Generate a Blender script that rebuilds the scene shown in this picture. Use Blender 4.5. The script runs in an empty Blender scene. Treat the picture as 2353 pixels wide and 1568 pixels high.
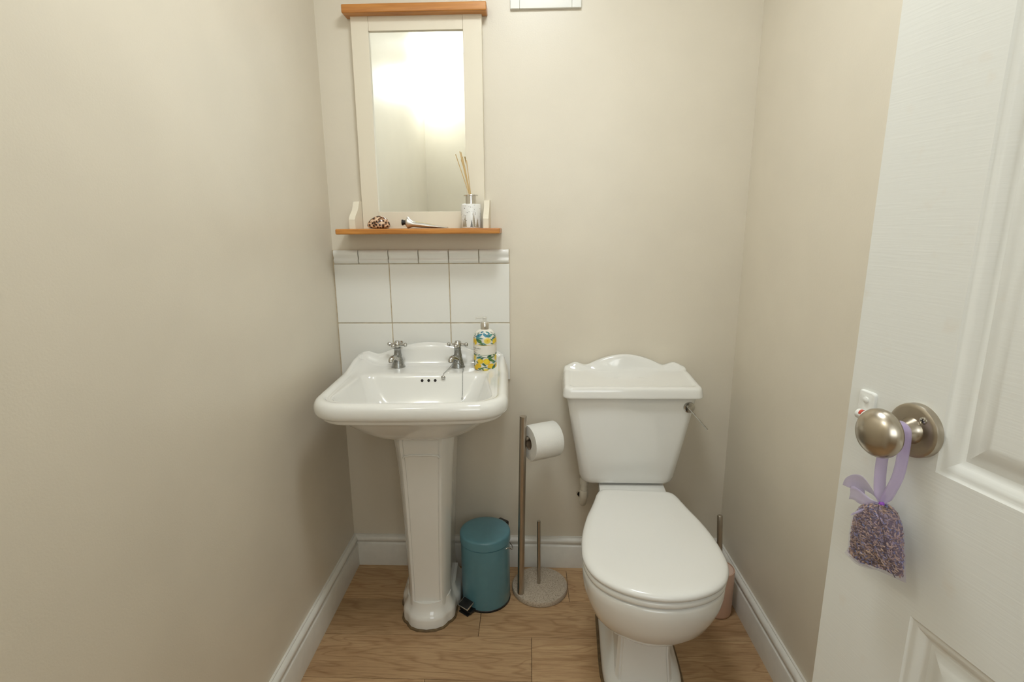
import bpy, bmesh, math, random
from mathutils import Vector, Matrix
from mathutils.bvhtree import BVHTree
random.seed(7)
scene = bpy.context.scene
COL = scene.collection
PI = math.pi

# ------------------------------------------------------------------ camera
cam_data = bpy.data.cameras.new('camera')
cam_data.sensor_fit = 'HORIZONTAL'
cam_data.sensor_width = 36.0
cam_data.lens = 1215.62 / 2353.0 * 36.0
cam_data.clip_start = 0.01
cam = bpy.data.objects.new('camera', cam_data)
COL.objects.link(cam)
_r = Vector((0.99938, 0.03322, -0.00667)); _f = Vector((-0.03390, 0.97718, -0.20970))
_f.normalize(); _u = _r.cross(_f); _u.normalize(); _r = _f.cross(_u)
M = Matrix.Identity(4)
for i in range(3):
    M[i][0] = _r[i]; M[i][1] = _u[i]; M[i][2] = -_f[i]
M.translation = Vector((0.4682, -1.7633, 1.2342))
cam.matrix_world = M
scene.camera = cam

# ------------------------------------------------------------------ light and exposure
scene.view_settings.view_transform = 'Standard'
scene.view_settings.look = 'None'
scene.view_settings.exposure = 0.0
scene.view_settings.gamma = 1.0
scene.view_settings.use_curve_mapping = False
world = bpy.data.worlds.new('world'); scene.world = world; world.use_nodes = True
world.node_tree.nodes['Background'].inputs[0].default_value = (0.80, 0.90, 1.0, 1)
world.node_tree.nodes['Background'].inputs[1].default_value = 0.2
CEILING_FILL_STRENGTH = 31.0            # added ceiling fill, no known fitting (its mesh is built further down)
WALL_FILL_STRENGTH = 14.0       # added glowing globe: fill light and the bright patch in the mirror
FILL_COLOR = (0.935, 0.995, 1.02)
HALL_POWER = 16.0               # added fill light shining in through the open doorway
ld = bpy.data.lights.new('added_hall_fill', 'AREA'); ld.shape = 'RECTANGLE'; ld.size = 1.5; ld.size_y = 1.0
ld.energy = HALL_POWER; ld.color = (0.92, 0.98, 1.0)
lo = bpy.data.objects.new('added_hall_fill', ld); COL.objects.link(lo)
lo.location = (0.55, -3.17, 1.80); lo.rotation_euler = (math.radians(90), 0, 0)

# ------------------------------------------------------------------ room constants (metres)
XL, XR = -0.1883, 1.1595
YF = -1.745                     # inner face of the front wall (doorway side)
ZC = 2.27                       # ceiling

# ------------------------------------------------------------------ materials
def nodes_of(name):
    m = bpy.data.materials.new(name); m.use_nodes = True
    nt = m.node_tree; b = nt.nodes['Principled BSDF']
    return m, nt, b
def N(nt, typ, **kw):
    n = nt.nodes.new(typ)
    for k, v in kw.items(): setattr(n, k, v)
    return n
def mat(name, col, rough=0.5, metal=0.0, noise=0.0, nscale=20.0, bump=0.0, bscale=80.0, coat=0.0, spec=0.5, stretch=(1, 1, 1), col2=None, nlo=.35, nhi=.65):
    m, nt, b = nodes_of(name)
    b.inputs['Base Color'].default_value = (*col, 1)
    b.inputs['Roughness'].default_value = rough
    b.inputs['Metallic'].default_value = metal
    b.inputs['Specular IOR Level'].default_value = spec
    if coat: b.inputs['Coat Weight'].default_value = coat; b.inputs['Coat Roughness'].default_value = .05
    tc = N(nt, 'ShaderNodeTexCoord'); mp = N(nt, 'ShaderNodeMapping'); mp.inputs['Scale'].default_value = stretch
    nt.links.new(tc.outputs['Object'], mp.inputs['Vector'])
    if noise or col2:
        nz = N(nt, 'ShaderNodeTexNoise'); nz.inputs['Scale'].default_value = nscale; nz.inputs['Detail'].default_value = 6
        nt.links.new(mp.outputs[0], nz.inputs['Vector'])
        rp = N(nt, 'ShaderNodeValToRGB')
        c2 = col2 if col2 else tuple(max(0, c * (1 - noise)) for c in col)
        rp.color_ramp.elements[0].position = nlo; rp.color_ramp.elements[1].position = nhi
        rp.color_ramp.elements[0].color = (*c2, 1); rp.color_ramp.elements[1].color = (*col, 1)
        nt.links.new(nz.outputs['Fac'], rp.inputs['Fac']); nt.links.new(rp.outputs['Color'], b.inputs['Base Color'])
    if bump:
        nb = N(nt, 'ShaderNodeTexNoise'); nb.inputs['Scale'].default_value = bscale; nb.inputs['Detail'].default_value = 4
        nt.links.new(mp.outputs[0], nb.inputs['Vector'])
        bp = N(nt, 'ShaderNodeBump'); bp.inputs['Strength'].default_value = bump; bp.inputs['Distance'].default_value = 0.002
        nt.links.new(nb.outputs['Fac'], bp.inputs['Height']); nt.links.new(bp.outputs['Normal'], b.inputs['Normal'])
    return m

def oak_mat():
    m, nt, b = nodes_of('oak_plank')
    tc = N(nt, 'ShaderNodeTexCoord'); oi = N(nt, 'ShaderNodeObjectInfo')
    vm = N(nt, 'ShaderNodeVectorMath', operation='MULTIPLY_ADD')
    cb = N(nt, 'ShaderNodeCombineXYZ'); ml = N(nt, 'ShaderNodeMath', operation='MULTIPLY'); ml.inputs[1].default_value = 37.0
    nt.links.new(oi.outputs['Random'], ml.inputs[0])
    for k in range(3): nt.links.new(ml.outputs[0], cb.inputs[k])
    vm.inputs[1].default_value = (1, 1, 1)
    nt.links.new(tc.outputs['Object'], vm.inputs[0]); nt.links.new(cb.outputs[0], vm.inputs[2])
    def mapped(s):
        mp = N(nt, 'ShaderNodeMapping'); mp.inputs['Scale'].default_value = s
        nt.links.new(vm.outputs[0], mp.inputs['Vector']); return mp
    # cathedral rings
    wv = N(nt, 'ShaderNodeTexNoise'); wv.inputs['Scale'].default_value = 1.0; wv.inputs['Detail'].default_value = 3; wv.inputs['Distortion'].default_value = .4
    nt.links.new(mapped((1.5, 10, 1)).outputs[0], wv.inputs['Vector'])
    mu = N(nt, 'ShaderNodeMath', operation='MULTIPLY'); mu.inputs[1].default_value = 30
    fr = N(nt, 'ShaderNodeMath', operation='PINGPONG'); fr.inputs[1].default_value = 1.0
    nt.links.new(wv.outputs['Fac'], mu.inputs[0]); nt.links.new(mu.outputs[0], fr.inputs[0])
    # fine grain
    fg = N(nt, 'ShaderNodeTexNoise'); fg.inputs['Scale'].default_value = 1.0; fg.inputs['Detail'].default_value = 8; fg.inputs['Roughness'].default_value = .7
    nt.links.new(mapped((14, 420, 1)).outputs[0], fg.inputs['Vector'])
    # broad tone
    bt = N(nt, 'ShaderNodeTexNoise'); bt.inputs['Scale'].default_value = 1.0; bt.inputs['Detail'].default_value = 3
    nt.links.new(mapped((3, 16, 1)).outputs[0], bt.inputs['Vector'])
    r1 = N(nt, 'ShaderNodeValToRGB'); r1.color_ramp.elements[0].color = (0.45, 0.275, 0.138, 1); r1.color_ramp.elements[1].color = (0.60, 0.40, 0.215, 1)
    r1.color_ramp.elements[0].position = .3; r1.color_ramp.elements[1].position = .7
    nt.links.new(bt.outputs['Fac'], r1.inputs['Fac'])
    rr = N(nt, 'ShaderNodeValToRGB'); rr.color_ramp.elements[0].color = (0.72, 0.64, 0.57, 1); rr.color_ramp.elements[1].color = (1, 1, 1, 1)
    rr.color_ramp.elements[0].position = .0; rr.color_ramp.elements[1].position = .4
    nt.links.new(fr.outputs[0], rr.inputs['Fac'])
    rf = N(nt, 'ShaderNodeValToRGB'); rf.color_ramp.elements[0].color = (0.62, 0.56, 0.5, 1); rf.color_ramp.elements[1].color = (1, 1, 1, 1)
    rf.color_ramp.elements[0].position = .36; rf.color_ramp.elements[1].position = .52
    nt.links.new(fg.outputs['Fac'], rf.inputs['Fac'])
    m1 = N(nt, 'ShaderNodeMixRGB', blend_type='MULTIPLY'); m1.inputs[0].default_value = .75
    m2 = N(nt, 'ShaderNodeMixRGB', blend_type='MULTIPLY'); m2.inputs[0].default_value = .8
    nt.links.new(r1.outputs[0], m1.inputs[1]); nt.links.new(rr.outputs[0], m1.inputs[2])
    nt.links.new(m1.outputs[0], m2.inputs[1]); nt.links.new(rf.outputs[0], m2.inputs[2])
    hs = N(nt, 'ShaderNodeHueSaturation'); mr = N(nt, 'ShaderNodeMapRange'); mr.inputs[3].default_value = .84; mr.inputs[4].default_value = 1.1
    nt.links.new(oi.outputs['Random'], mr.inputs[0]); nt.links.new(mr.outputs[0], hs.inputs['Value'])
    nt.links.new(m2.outputs[0], hs.inputs['Color']); nt.links.new(hs.outputs[0], b.inputs['Base Color'])
    b.inputs['Roughness'].default_value = .5
    bp = N(nt, 'ShaderNodeBump'); bp.inputs['Strength'].default_value = .12; bp.inputs['Distance'].default_value = .001
    nt.links.new(fg.outputs['Fac'], bp.inputs['Height']); nt.links.new(bp.outputs[0], b.inputs['Normal'])
    return m

def honey_mat():
    m, nt, b = nodes_of('honey_pine')
    tc = N(nt, 'ShaderNodeTexCoord'); mp = N(nt, 'ShaderNodeMapping'); mp.inputs['Scale'].default_value = (5, 60, 90)
    nz = N(nt, 'ShaderNodeTexNoise'); nz.inputs['Scale'].default_value = 1; nz.inputs['Detail'].default_value = 6; nz.inputs['Distortion'].default_value = .6
    nt.links.new(tc.outputs['Object'], mp.inputs[0]); nt.links.new(mp.outputs[0], nz.inputs['Vector'])
    rp = N(nt, 'ShaderNodeValToRGB'); rp.color_ramp.elements[0].position = .3; rp.color_ramp.elements[1].position = .7
    rp.color_ramp.elements[0].color = (0.38, 0.13, 0.02, 1); rp.color_ramp.elements[1].color = (0.66, 0.29, 0.065, 1)
    nt.links.new(nz.outputs['Fac'], rp.inputs['Fac']); nt.links.new(rp.outputs['Color'], b.inputs['Base Color'])
    b.inputs['Roughness'].default_value = .32
    return m

def shell_mat():
    m, nt, b = nodes_of('cowrie_spots')
    tc = N(nt, 'ShaderNodeTexCoord'); vo = N(nt, 'ShaderNodeTexVoronoi'); vo.inputs['Scale'].default_value = 135
    nz = N(nt, 'ShaderNodeTexNoise'); nz.inputs['Scale'].default_value = 60
    va = N(nt, 'ShaderNodeVectorMath', operation='MULTIPLY_ADD'); va.inputs[1].default_value = (.012, .012, .012)
    nt.links.new(tc.outputs['Object'], nz.inputs['Vector']); nt.links.new(nz.outputs['Color'], va.inputs[0]); nt.links.new(tc.outputs['Object'], va.inputs[2])
    nt.links.new(va.outputs[0], vo.inputs['Vector'])
    rp = N(nt, 'ShaderNodeValToRGB')
    rp.color_ramp.elements[0].position = .37; rp.color_ramp.elements[0].color = (0.030, 0.016, 0.011, 1)
    rp.color_ramp.elements[1].position = .74; rp.color_ramp.elements[1].color = (0.80, 0.60, 0.42, 1)
    e = rp.color_ramp.elements.new(.52); e.color = (0.36, 0.16, 0.07, 1)
    nt.links.new(vo.outputs['Distance'], rp.inputs['Fac']); nt.links.new(rp.outputs[0], b.inputs['Base Color'])
    b.inputs['Roughness'].default_value = .12
    return m

def sheer_mat(name, col, alpha, rough=.4):
    m, nt, b = nodes_of(name)
    b.inputs['Base Color'].default_value = (*col, 1); b.inputs['Roughness'].default_value = rough
    b.inputs['Alpha'].default_value = alpha
    b.inputs['Sheen Weight'].default_value = .5
    return m

def grain_mat():
    m, nt, b = nodes_of('dried_lavender')
    g = N(nt, 'ShaderNodeNewGeometry'); rp = N(nt, 'ShaderNodeValToRGB')
    cols = [(.02, (0.11, 0.075, 0.07)), (.3, (0.31, 0.20, 0.145)), (.55, (0.50, 0.35, 0.25)), (.75, (0.21, 0.17, 0.22)), (.9, (0.16, 0.19, 0.36)), (1, (0.44, 0.31, 0.29))]
    rp.color_ramp.elements[0].position = cols[0][0]; rp.color_ramp.elements[0].color = (*cols[0][1], 1)
    rp.color_ramp.elements[1].position = 1; rp.color_ramp.elements[1].color = (*cols[-1][1], 1)
    for p_, c in cols[1:-1]:
        e = rp.color_ramp.elements.new(p_); e.color = (*c, 1)
    nt.links.new(g.outputs['Random Per Island'], rp.inputs['Fac']); nt.links.new(rp.outputs[0], b.inputs['Base Color'])
    b.inputs['Roughness'].default_value = .7
    return m

def stone_mat():
    m, nt, b = nodes_of('speckled_stone')
    tc = N(nt, 'ShaderNodeTexCoord'); vo = N(nt, 'ShaderNodeTexNoise'); vo.inputs['Scale'].default_value = 620; vo.inputs['Detail'].default_value = 3
    nt.links.new(tc.outputs['Object'], vo.inputs['Vector'])
    rp = N(nt, 'ShaderNodeValToRGB')
    rp.color_ramp.elements[0].position = .34; rp.color_ramp.elements[0].color = (0.17, 0.13, 0.09, 1)
    rp.color_ramp.elements[1].position = .66; rp.color_ramp.elements[1].color = (0.58, 0.50, 0.39, 1)
    e = rp.color_ramp.elements.new(.46); e.color = (0.44, 0.36, 0.27, 1)
    nt.links.new(vo.outputs['Fac'], rp.inputs['Fac']); nt.links.new(rp.outputs[0], b.inputs['Base Color'])
    b.inputs['Roughness'].default_value = .7
    return m

def door_mat():
    m, nt, b = nodes_of('door_gloss_paint')
    tc = N(nt, 'ShaderNodeTexCoord')
    st = N(nt, 'ShaderNodeTexNoise'); st.inputs['Scale'].default_value = 26; st.inputs['Detail'].default_value = 5
    nt.links.new(tc.outputs['Object'], st.inputs['Vector'])
    rp = N(nt, 'ShaderNodeValToRGB'); rp.color_ramp.elements[0].position = .62; rp.color_ramp.elements[1].position = .80
    rp.color_ramp.elements[0].color = (0.76, 0.76, 0.715, 1); rp.color_ramp.elements[1].color = (0.745, 0.71, 0.64, 1)
    nt.links.new(st.outputs['Fac'], rp.inputs['Fac']); nt.links.new(rp.outputs[0], b.inputs['Base Color'])
    mp = N(nt, 'ShaderNodeMapping'); mp.inputs['Scale'].default_value = (30, 14, 330); mp.inputs['Rotation'].default_value = (0.06, 0, 0)
    nt.links.new(tc.outputs['Object'], mp.inputs[0])
    nz = N(nt, 'ShaderNodeTexNoise'); nz.inputs['Scale'].default_value = 1; nz.inputs['Detail'].default_value = 3
    nt.links.new(mp.outputs[0], nz.inputs['Vector'])
    bp = N(nt, 'ShaderNodeBump'); bp.inputs['Strength'].default_value = .13; bp.inputs['Distance'].default_value = .0012
    nt.links.new(nz.outputs['Fac'], bp.inputs['Height']); nt.links.new(bp.outputs[0], b.inputs['Normal'])
    b.inputs['Roughness'].default_value = .34
    return m

def emis(name, col, s):
    m, nt, b = nodes_of(name)
    b.inputs['Base Color'].default_value = (*col, 1)
    b.inputs['Emission Color'].default_value = (*col, 1); b.inputs['Emission Strength'].default_value = s
    return m

MT = {
 'wall': mat('cream_wall_paint', (0.765, 0.70, 0.58), .36, noise=.035, nscale=6, bump=.10, bscale=260),
 'ceiling': mat('ceiling_paint', (0.86, 0.85, 0.82), .7, bump=.05),
 'trim': mat('white_trim_paint', (0.80, 0.775, 0.71), .28, noise=.05, nscale=30),
 'ceramic': mat('white_ceramic', (0.84, 0.83, 0.785), .07, coat=.4, noise=.02, nscale=8),
 'seat': mat('white_seat_plastic', (0.82, 0.81, 0.765), .16),
 'tile': mat('white_tile_glaze', (0.86, 0.85, 0.80), .06, bump=.03, bscale=30),
 'grout': mat('beige_grout', (0.70, 0.58, 0.40), .9, noise=.25, nscale=60),
 'oak': oak_mat(),
 'sub': mat('floor_joint', (0.10, 0.06, 0.035), .9),
 'sealant': mat('brown_sealant', (0.17, 0.11, 0.05), .5, noise=.4, nscale=70),
 'chrome': mat('worn_chrome', (0.62, 0.61, 0.58), .12, 1.0, noise=.25, nscale=120),
 'chrome_dull': mat('limescaled_chrome', (0.48, 0.49, 0.48), .3, 1.0, noise=.35, nscale=240, nlo=.45, nhi=.7),
 'steel': mat('brushed_steel', (0.50, 0.45, 0.385), .28, 1.0, noise=.12, nscale=60, stretch=(8, 8, .6)),
 'nickel': mat('satin_nickel', (0.50, 0.445, 0.365), .27, 1.0, noise=.05, nscale=50),
 'nickel_rose': mat('satin_nickel_rose', (0.47, 0.42, 0.345), .33, 1.0, noise=.05, nscale=80),
 'frame': mat('cream_wood_paint', (0.81, 0.74, 0.60), .38, bump=.06, bscale=60, stretch=(4, 4, .6)),
 'honey': honey_mat(),
 'mirror': mat('mirror_silver', (0.90, 0.925, 0.90), .0, 1.0),
 'teal': mat('teal_enamel', (0.105, 0.26, 0.315), .28, noise=.05, nscale=40, coat=.2),
 'black': mat('black_plastic', (0.012, 0.012, 0.012), .35),
 'dark': mat('dark_void', (0.012, 0.008, 0.005), .9),
 'stone': stone_mat(),
 'paper': mat('tissue_paper', (0.86, 0.845, 0.79), .95, bump=.5, bscale=420, spec=.1),
 'card': mat('cardboard', (0.36, 0.26, 0.17), .9),
 'pink': mat('pink_holder', (0.66, 0.43, 0.31), .42, noise=.04),
 'pinktop': mat('pale_pink_lid', (0.72, 0.52, 0.42), .4),
 'shell': shell_mat(),
 'tube': mat('aluminium_tube', (0.80, 0.77, 0.72), .42, .85, noise=.12, nscale=60),
 'reed': mat('rattan_reed', (0.71, 0.50, 0.23), .7, noise=.2, nscale=200, stretch=(1, 1, .1)),
 'glasswhite': mat('white_glass', (0.84, 0.83, 0.80), .12),
 'silverfoil': mat('silver_foil', (0.56, 0.51, 0.43), .3, .9),
 'silverdark': mat('silver_foil_dark', (0.22, 0.21, 0.20), .25, .9),
 'cap': mat('mirror_chrome', (0.72, 0.70, 0.66), .06, 1.0),
 'bottle': mat('cream_bottle', (0.84, 0.81, 0.72), .18),
 'label': mat('label_paper', (0.83, 0.79, 0.70), .5),
 'ink': mat('grey_ink', (0.16, 0.15, 0.14), .6),
 'lemon': mat('lemon_print', (0.87, 0.66, 0.035), .3, col2=(0.78, 0.46, 0.02), nscale=90),
 'slice': mat('lemon_slice_print', (0.86, 0.68, 0.14), .3),
 'rind': mat('lemon_pale_print', (0.88, 0.80, 0.48), .3),
 'leaf': mat('green_leaf_print', (0.20, 0.36, 0.05), .3, col2=(0.03, 0.12, 0.05), nscale=130),
 'leafdark': mat('dark_leaf_print', (0.02, 0.085, 0.06), .3, col2=(0.06, 0.20, 0.10), nscale=150),
 'leafblue': mat('blue_leaf_print', (0.10, 0.37, 0.50), .3, col2=(0.03, 0.16, 0.22), nscale=130),
 'leafteal': mat('teal_leaf_print', (0.12, 0.38, 0.32), .3, col2=(0.02, 0.14, 0.15), nscale=130),
 'pump': sheer_mat('clear_pump_plastic', (0.83, 0.80, 0.72), .62, .2),
 'door': door_mat(),
 'red': mat('red_mark', (0.55, 0.06, 0.03), .4),
 'ribbon': sheer_mat('sheer_lilac_ribbon', (0.54, 0.43, 0.68), .52, .45),
 'ribbon2': sheer_mat('lilac_organza', (0.62, 0.54, 0.77), .55, .4),
 'organza': sheer_mat('bag_organza', (0.42, 0.33, 0.54), .17, .5),
 'knot': mat('purple_knot', (0.28, 0.07, 0.48), .4),
 'seed': mat('lavender_fill', (0.10, 0.07, 0.075), .9),
 'grain': grain_mat(),
 'plaster': mat('broken_plaster', (0.50, 0.42, 0.32), .9, noise=.3, nscale=200),
 'pipe': mat('aged_white_plastic', (0.74, 0.69, 0.58), .4),
 'vent': mat('white_vent_plastic', (0.80, 0.79, 0.735), .35),
 'lamp': emis('ceiling_fill_glow', FILL_COLOR, CEILING_FILL_STRENGTH),  # glow of the added ceiling fill
 'wall_fill_glass': emis('wall_fill_glow', FILL_COLOR, WALL_FILL_STRENGTH),
 'added_pane': mat('frosted_pane', (0.8, 0.85, 0.88), .3),
}

# ------------------------------------------------------------------ mesh helpers
def link(o, parent=None):
    COL.objects.link(o)
    if parent is not None: o.parent = parent
    return o
def mesh_obj(name, verts, faces, m, parent=None, smooth=None, loc=None, mats=None, fm=None):
    me = bpy.data.meshes.new(name)
    me.from_pydata([tuple(v) for v in verts], [], faces)
    if mats:
        for x in mats: me.materials.append(MT[x])
        for p_, k in zip(me.polygons, fm): p_.material_index = k
    else: me.materials.append(MT[m])
    bm = bmesh.new(); bm.from_mesh(me)
    if not mats: bmesh.ops.recalc_face_normals(bm, faces=bm.faces)
    bm.to_mesh(me); bm.free()
    if smooth is not None:
        me.polygons.foreach_set('use_smooth', [True] * len(me.polygons))
        if smooth < 179: me.set_sharp_from_angle(angle=math.radians(smooth))
    o = bpy.data.objects.new(name, me)
    if loc: o.location = loc
    return link(o, parent)
def tag(o, label=None, cat=None, group=None, kind=None):
    if label: o['label'] = label
    if cat: o['category'] = cat
    if group: o['group'] = group
    if kind: o['kind'] = kind
    return o
def empty(name, loc, rz=0, label=None, cat=None):
    o = bpy.data.objects.new(name, None); o.empty_display_size = .05
    o.location = loc; o.rotation_euler = (0, 0, rz); link(o)
    return tag(o, label, cat)
def bm_obj(name, bm, m, parent=None, smooth=None, loc=None):
    me = bpy.data.meshes.new(name); bm.to_mesh(me); bm.free(); me.materials.append(MT[m])
    if smooth is not None:
        me.polygons.foreach_set('use_smooth', [True] * len(me.polygons))
        if smooth < 179: me.set_sharp_from_angle(angle=math.radians(smooth))
    o = bpy.data.objects.new(name, me)
    if loc: o.location = loc
    return link(o, parent)
def box_bm(bm, x0, x1, y0, y1, z0, z1, bev=0, seg=2):
    r = bmesh.ops.create_cube(bm, size=1)
    vs = r['verts']
    for v in vs:
        v.co = Vector((x0 + (v.co.x + .5) * (x1 - x0), y0 + (v.co.y + .5) * (y1 - y0), z0 + (v.co.z + .5) * (z1 - z0)))
    if bev:
        es = {e for v in vs for e in v.link_edges}
        bmesh.ops.bevel(bm, geom=list(es), offset=bev, segments=seg, affect='EDGES', profile=.5)
def wnorm(o):
    md = o.modifiers.new('weighted_normal', 'WEIGHTED_NORMAL'); md.keep_sharp = False; md.weight = 100
    return o
def box(name, x0, x1, y0, y1, z0, z1, m, parent=None, bev=0, seg=2, center=False):
    bm = bmesh.new()
    if center:
        c = ((x0 + x1) / 2, (y0 + y1) / 2, (z0 + z1) / 2)
        box_bm(bm, x0 - c[0], x1 - c[0], y0 - c[1], y1 - c[1], z0 - c[2], z1 - c[2], bev, seg)
        o = bm_obj(name, bm, m, parent, 179 if bev else None, c)
        return wnorm(o) if bev else o
    box_bm(bm, x0, x1, y0, y1, z0, z1, bev, seg)
    o = bm_obj(name, bm, m, parent, 179 if bev else None)
    return wnorm(o) if bev else o
def loft_data(rings, cap0=True, cap1=True, closed=True):
    n = len(rings[0]); V = [Vector(p) for r in rings for p in r]; F = []
    for i in range(len(rings) - 1):
        for j in range(n if closed else n - 1):
            k = (j + 1) % n
            F.append((i * n + j, i * n + k, (i + 1) * n + k, (i + 1) * n + j))
    for c, base in ((cap0, 0), (cap1, (len(rings) - 1) * n)):
        if c:
            ce = sum((V[base + j] for j in range(n)), Vector()) / n
            V.append(ce); ci = len(V) - 1
            for j in range(n): F.append((base + j, base + (j + 1) % n, ci))
    return V, F
def loft(name, rings, m, parent=None, smooth=60, cap0=True, cap1=True, closed=True, loc=None):
    V, F = loft_data(rings, cap0, cap1, closed)
    return mesh_obj(name, V, F, m, parent, smooth, loc)
def circle(c, r, axis='z', n=32, ry=None, ph=0):
    out = []
    for i in range(n):
        a = 2 * PI * i / n + ph; u, v = r * math.cos(a), (ry if ry is not None else r) * math.sin(a)
        out.append({'z': (c[0] + u, c[1] + v, c[2]), 'x': (c[0], c[1] + u, c[2] + v), 'y': (c[0] + u, c[1], c[2] + v)}[axis])
    return out
def lathe(name, prof, m, parent=None, c=(0, 0), n=40, smooth=40, cap0=True, cap1=True, loc=None):
    return loft(name, [circle((c[0], c[1], z), max(r, 1e-5), 'z', n) for r, z in prof], m, parent, smooth, cap0, cap1, loc=loc)
def tube_rings(path, rad, n=12):
    P = [Vector(p) for p in path]; R = rad if isinstance(rad, (list, tuple)) else [rad] * len(P)
    rings = []; prev = None
    for i, p in enumerate(P):
        t = (P[min(i + 1, len(P) - 1)] - P[max(i - 1, 0)]).normalized()
        if prev is None:
            a = Vector((0, 0, 1)) if abs(t.z) < .9 else Vector((1, 0, 0))
            x = t.cross(a).normalized()
        else:
            x = (prev - t * prev.dot(t)).normalized()
        y = t.cross(x); prev = x
        rings.append([p + x * (R[i] * math.cos(2 * PI * k / n)) + y * (R[i] * math.sin(2 * PI * k / n)) for k in range(n)])
    return rings
def tube(name, path, rad, m, parent=None, n=16, smooth=50):
    return loft(name, tube_rings(path, rad, n), m, parent, smooth)
def join_data(parts):
    V = []; F = []
    for v, f in parts:
        b = len(V); V += list(v); F += [tuple(i + b for i in q) for q in f]
    return V, F
def catmull(pts, n=8, closed=True):
    out = []; L = len(pts)
    for i in range(L if closed else L - 1):
        g = lambda k: Vector(pts[k % L] if closed else pts[max(0, min(L - 1, k))])
        p0, p1, p2, p3 = g(i - 1), g(i), g(i + 1), g(i + 2)
        for j in range(n):
            t = j / n
            out.append(.5 * ((2 * p1) + (p2 - p0) * t + (2 * p0 - 5 * p1 + 4 * p2 - p3) * t * t + (3 * p1 - p0 - 3 * p2 + p3) * t ** 3))
    if not closed: out.append(Vector(pts[-1]))
    return out
def rrect(hwb, hwf, yb, yf, rb, rf, z, n=10, m=8, bow=0.0, cx=0.0):
    """closed plan outline: front-left arc, front, front-right arc, right side, back-right arc, back, back-left arc, left side"""
    P = []
    def arc(cx_, cy_, r, a0, a1):
        for i in range(m + 1):
            a = math.radians(a0 + (a1 - a0) * i / m); P.append((cx_ + r * math.cos(a), cy_ + r * math.sin(a)))
    def seg(a, b):
        for i in range(1, n): t = i / n; P.append((a[0] + (b[0] - a[0]) * t, a[1] + (b[1] - a[1]) * t))
    arc(-hwf + rf, yf + rf, rf, 180, 270); seg((-hwf + rf, yf), (hwf - rf, yf))
    arc(hwf - rf, yf + rf, rf, 270, 360); seg((hwf, yf + rf), (hwb, yb - rb))
    arc(hwb - rb, yb - rb, rb, 0, 90); seg((hwb - rb, yb), (-hwb + rb, yb))
    arc(-hwb + rb, yb - rb, rb, 90, 180); seg((-hwb, yb - rb), (-hwf, yf + rf))
    ym = (yb + yf) / 2
    return [(x + cx, y - (bow * max(0, 1 - (x / hwf) ** 2) if y < ym else 0), z) for x, y in P]
def sstep(a, b, x):
    t = max(0, min(1, (x - a) / (b - a))); return t * t * (3 - 2 * t)
def subsurf(o, lv=1):
    md = o.modifiers.new('subdivision', 'SUBSURF'); md.levels = lv; md.render_levels = lv
    return o
def extrude_poly(name, pts2, axis, a0, a1, m, parent=None, bev=0, smooth=30):
    """pts2 outline extruded along axis from a0 to a1: axis x -> pts are (y,z); y -> (x,z); z -> (x,y)"""
    bm = bmesh.new()
    mk = {'x': lambda p, a: (a, p[0], p[1]), 'y': lambda p, a: (p[0], a, p[1]), 'z': lambda p, a: (p[0], p[1], a)}[axis]
    b = [bm.verts.new(mk(p, a0)) for p in pts2]; t = [bm.verts.new(mk(p, a1)) for p in pts2]
    n = len(pts2)
    bm.faces.new(b); bm.faces.new(t)
    for i in range(n): bm.faces.new((b[i], b[(i + 1) % n], t[(i + 1) % n], t[i]))
    bmesh.ops.recalc_face_normals(bm, faces=bm.faces)
    if bev:
        es = [e for e in bm.edges if all(any(f.verts[:] and len(f.verts) == n for f in e.link_faces) for _ in [0])]
        bmesh.ops.bevel(bm, geom=es, offset=bev, segments=2, affect='EDGES', profile=.5)
    return bm_obj(name, bm, m, parent, smooth)

# ------------------------------------------------------------------ the setting
box('wall_back', XL - .12, XR + .12, 0, .12, -.02, ZC + .1, 'wall')
box('wall_left', XL - .12, XL, -1.86, 0, -.02, ZC + .1, 'wall')
box('wall_right', XR, XR + .12, -1.86, 0, -.02, ZC + .1, 'wall')
DX0, DX1, DZ = 0.34, 1.075, 2.03       # doorway
bm = bmesh.new()
box_bm(bm, XL, DX0, -1.86, YF, -.02, ZC + .1); box_bm(bm, DX1, XR, -1.86, YF, -.02, ZC + .1); box_bm(bm, DX0, DX1, -1.86, YF, DZ, ZC + .1)
bm_obj('wall_front', bm, 'wall')
box('ceiling', XL, XR, YF, 0, ZC, ZC + .1, 'ceiling')
for n_ in ('wall_back', 'wall_left', 'wall_right', 'wall_front', 'ceiling'):
    tag(bpy.data.objects[n_], kind='structure')
wb = bpy.data.objects['wall_back']
tag(wb, 'cream painted back wall behind basin and toilet'); tag(bpy.data.objects['wall_left'], 'cream painted wall on the left of the basin')
tag(bpy.data.objects['wall_right'], 'cream painted wall between toilet and open door')

# hall beyond the doorway (its window is added to give the fill light a source)
tag(box('wall_hall_left', -.75, -.65, -3.2, -1.86, -.02, 2.5, 'wall'), kind='structure')
tag(box('wall_hall_right', 1.75, 1.85, -3.2, -1.86, -.02, 2.5, 'wall'), kind='structure')
bm = bmesh.new()
box_bm(bm, -.75, -.23, -3.3, -3.2, -.02, 2.5); box_bm(bm, 1.33, 1.85, -3.3, -3.2, -.02, 2.5)
box_bm(bm, -.23, 1.33, -3.3, -3.2, -.02, 1.27); box_bm(bm, -.23, 1.33, -3.3, -3.2, 2.33, 2.5)
tag(bm_obj('wall_hall_end', bm, 'wall'), kind='structure')
bm = bmesh.new()
box_bm(bm, -.75, XL, -1.86, -1.78, -.02, 2.5); box_bm(bm, XR, 1.85, -1.86, -1.78, -.02, 2.5)
tag(bm_obj('wall_hall_front', bm, 'wall'), kind='structure')
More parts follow.
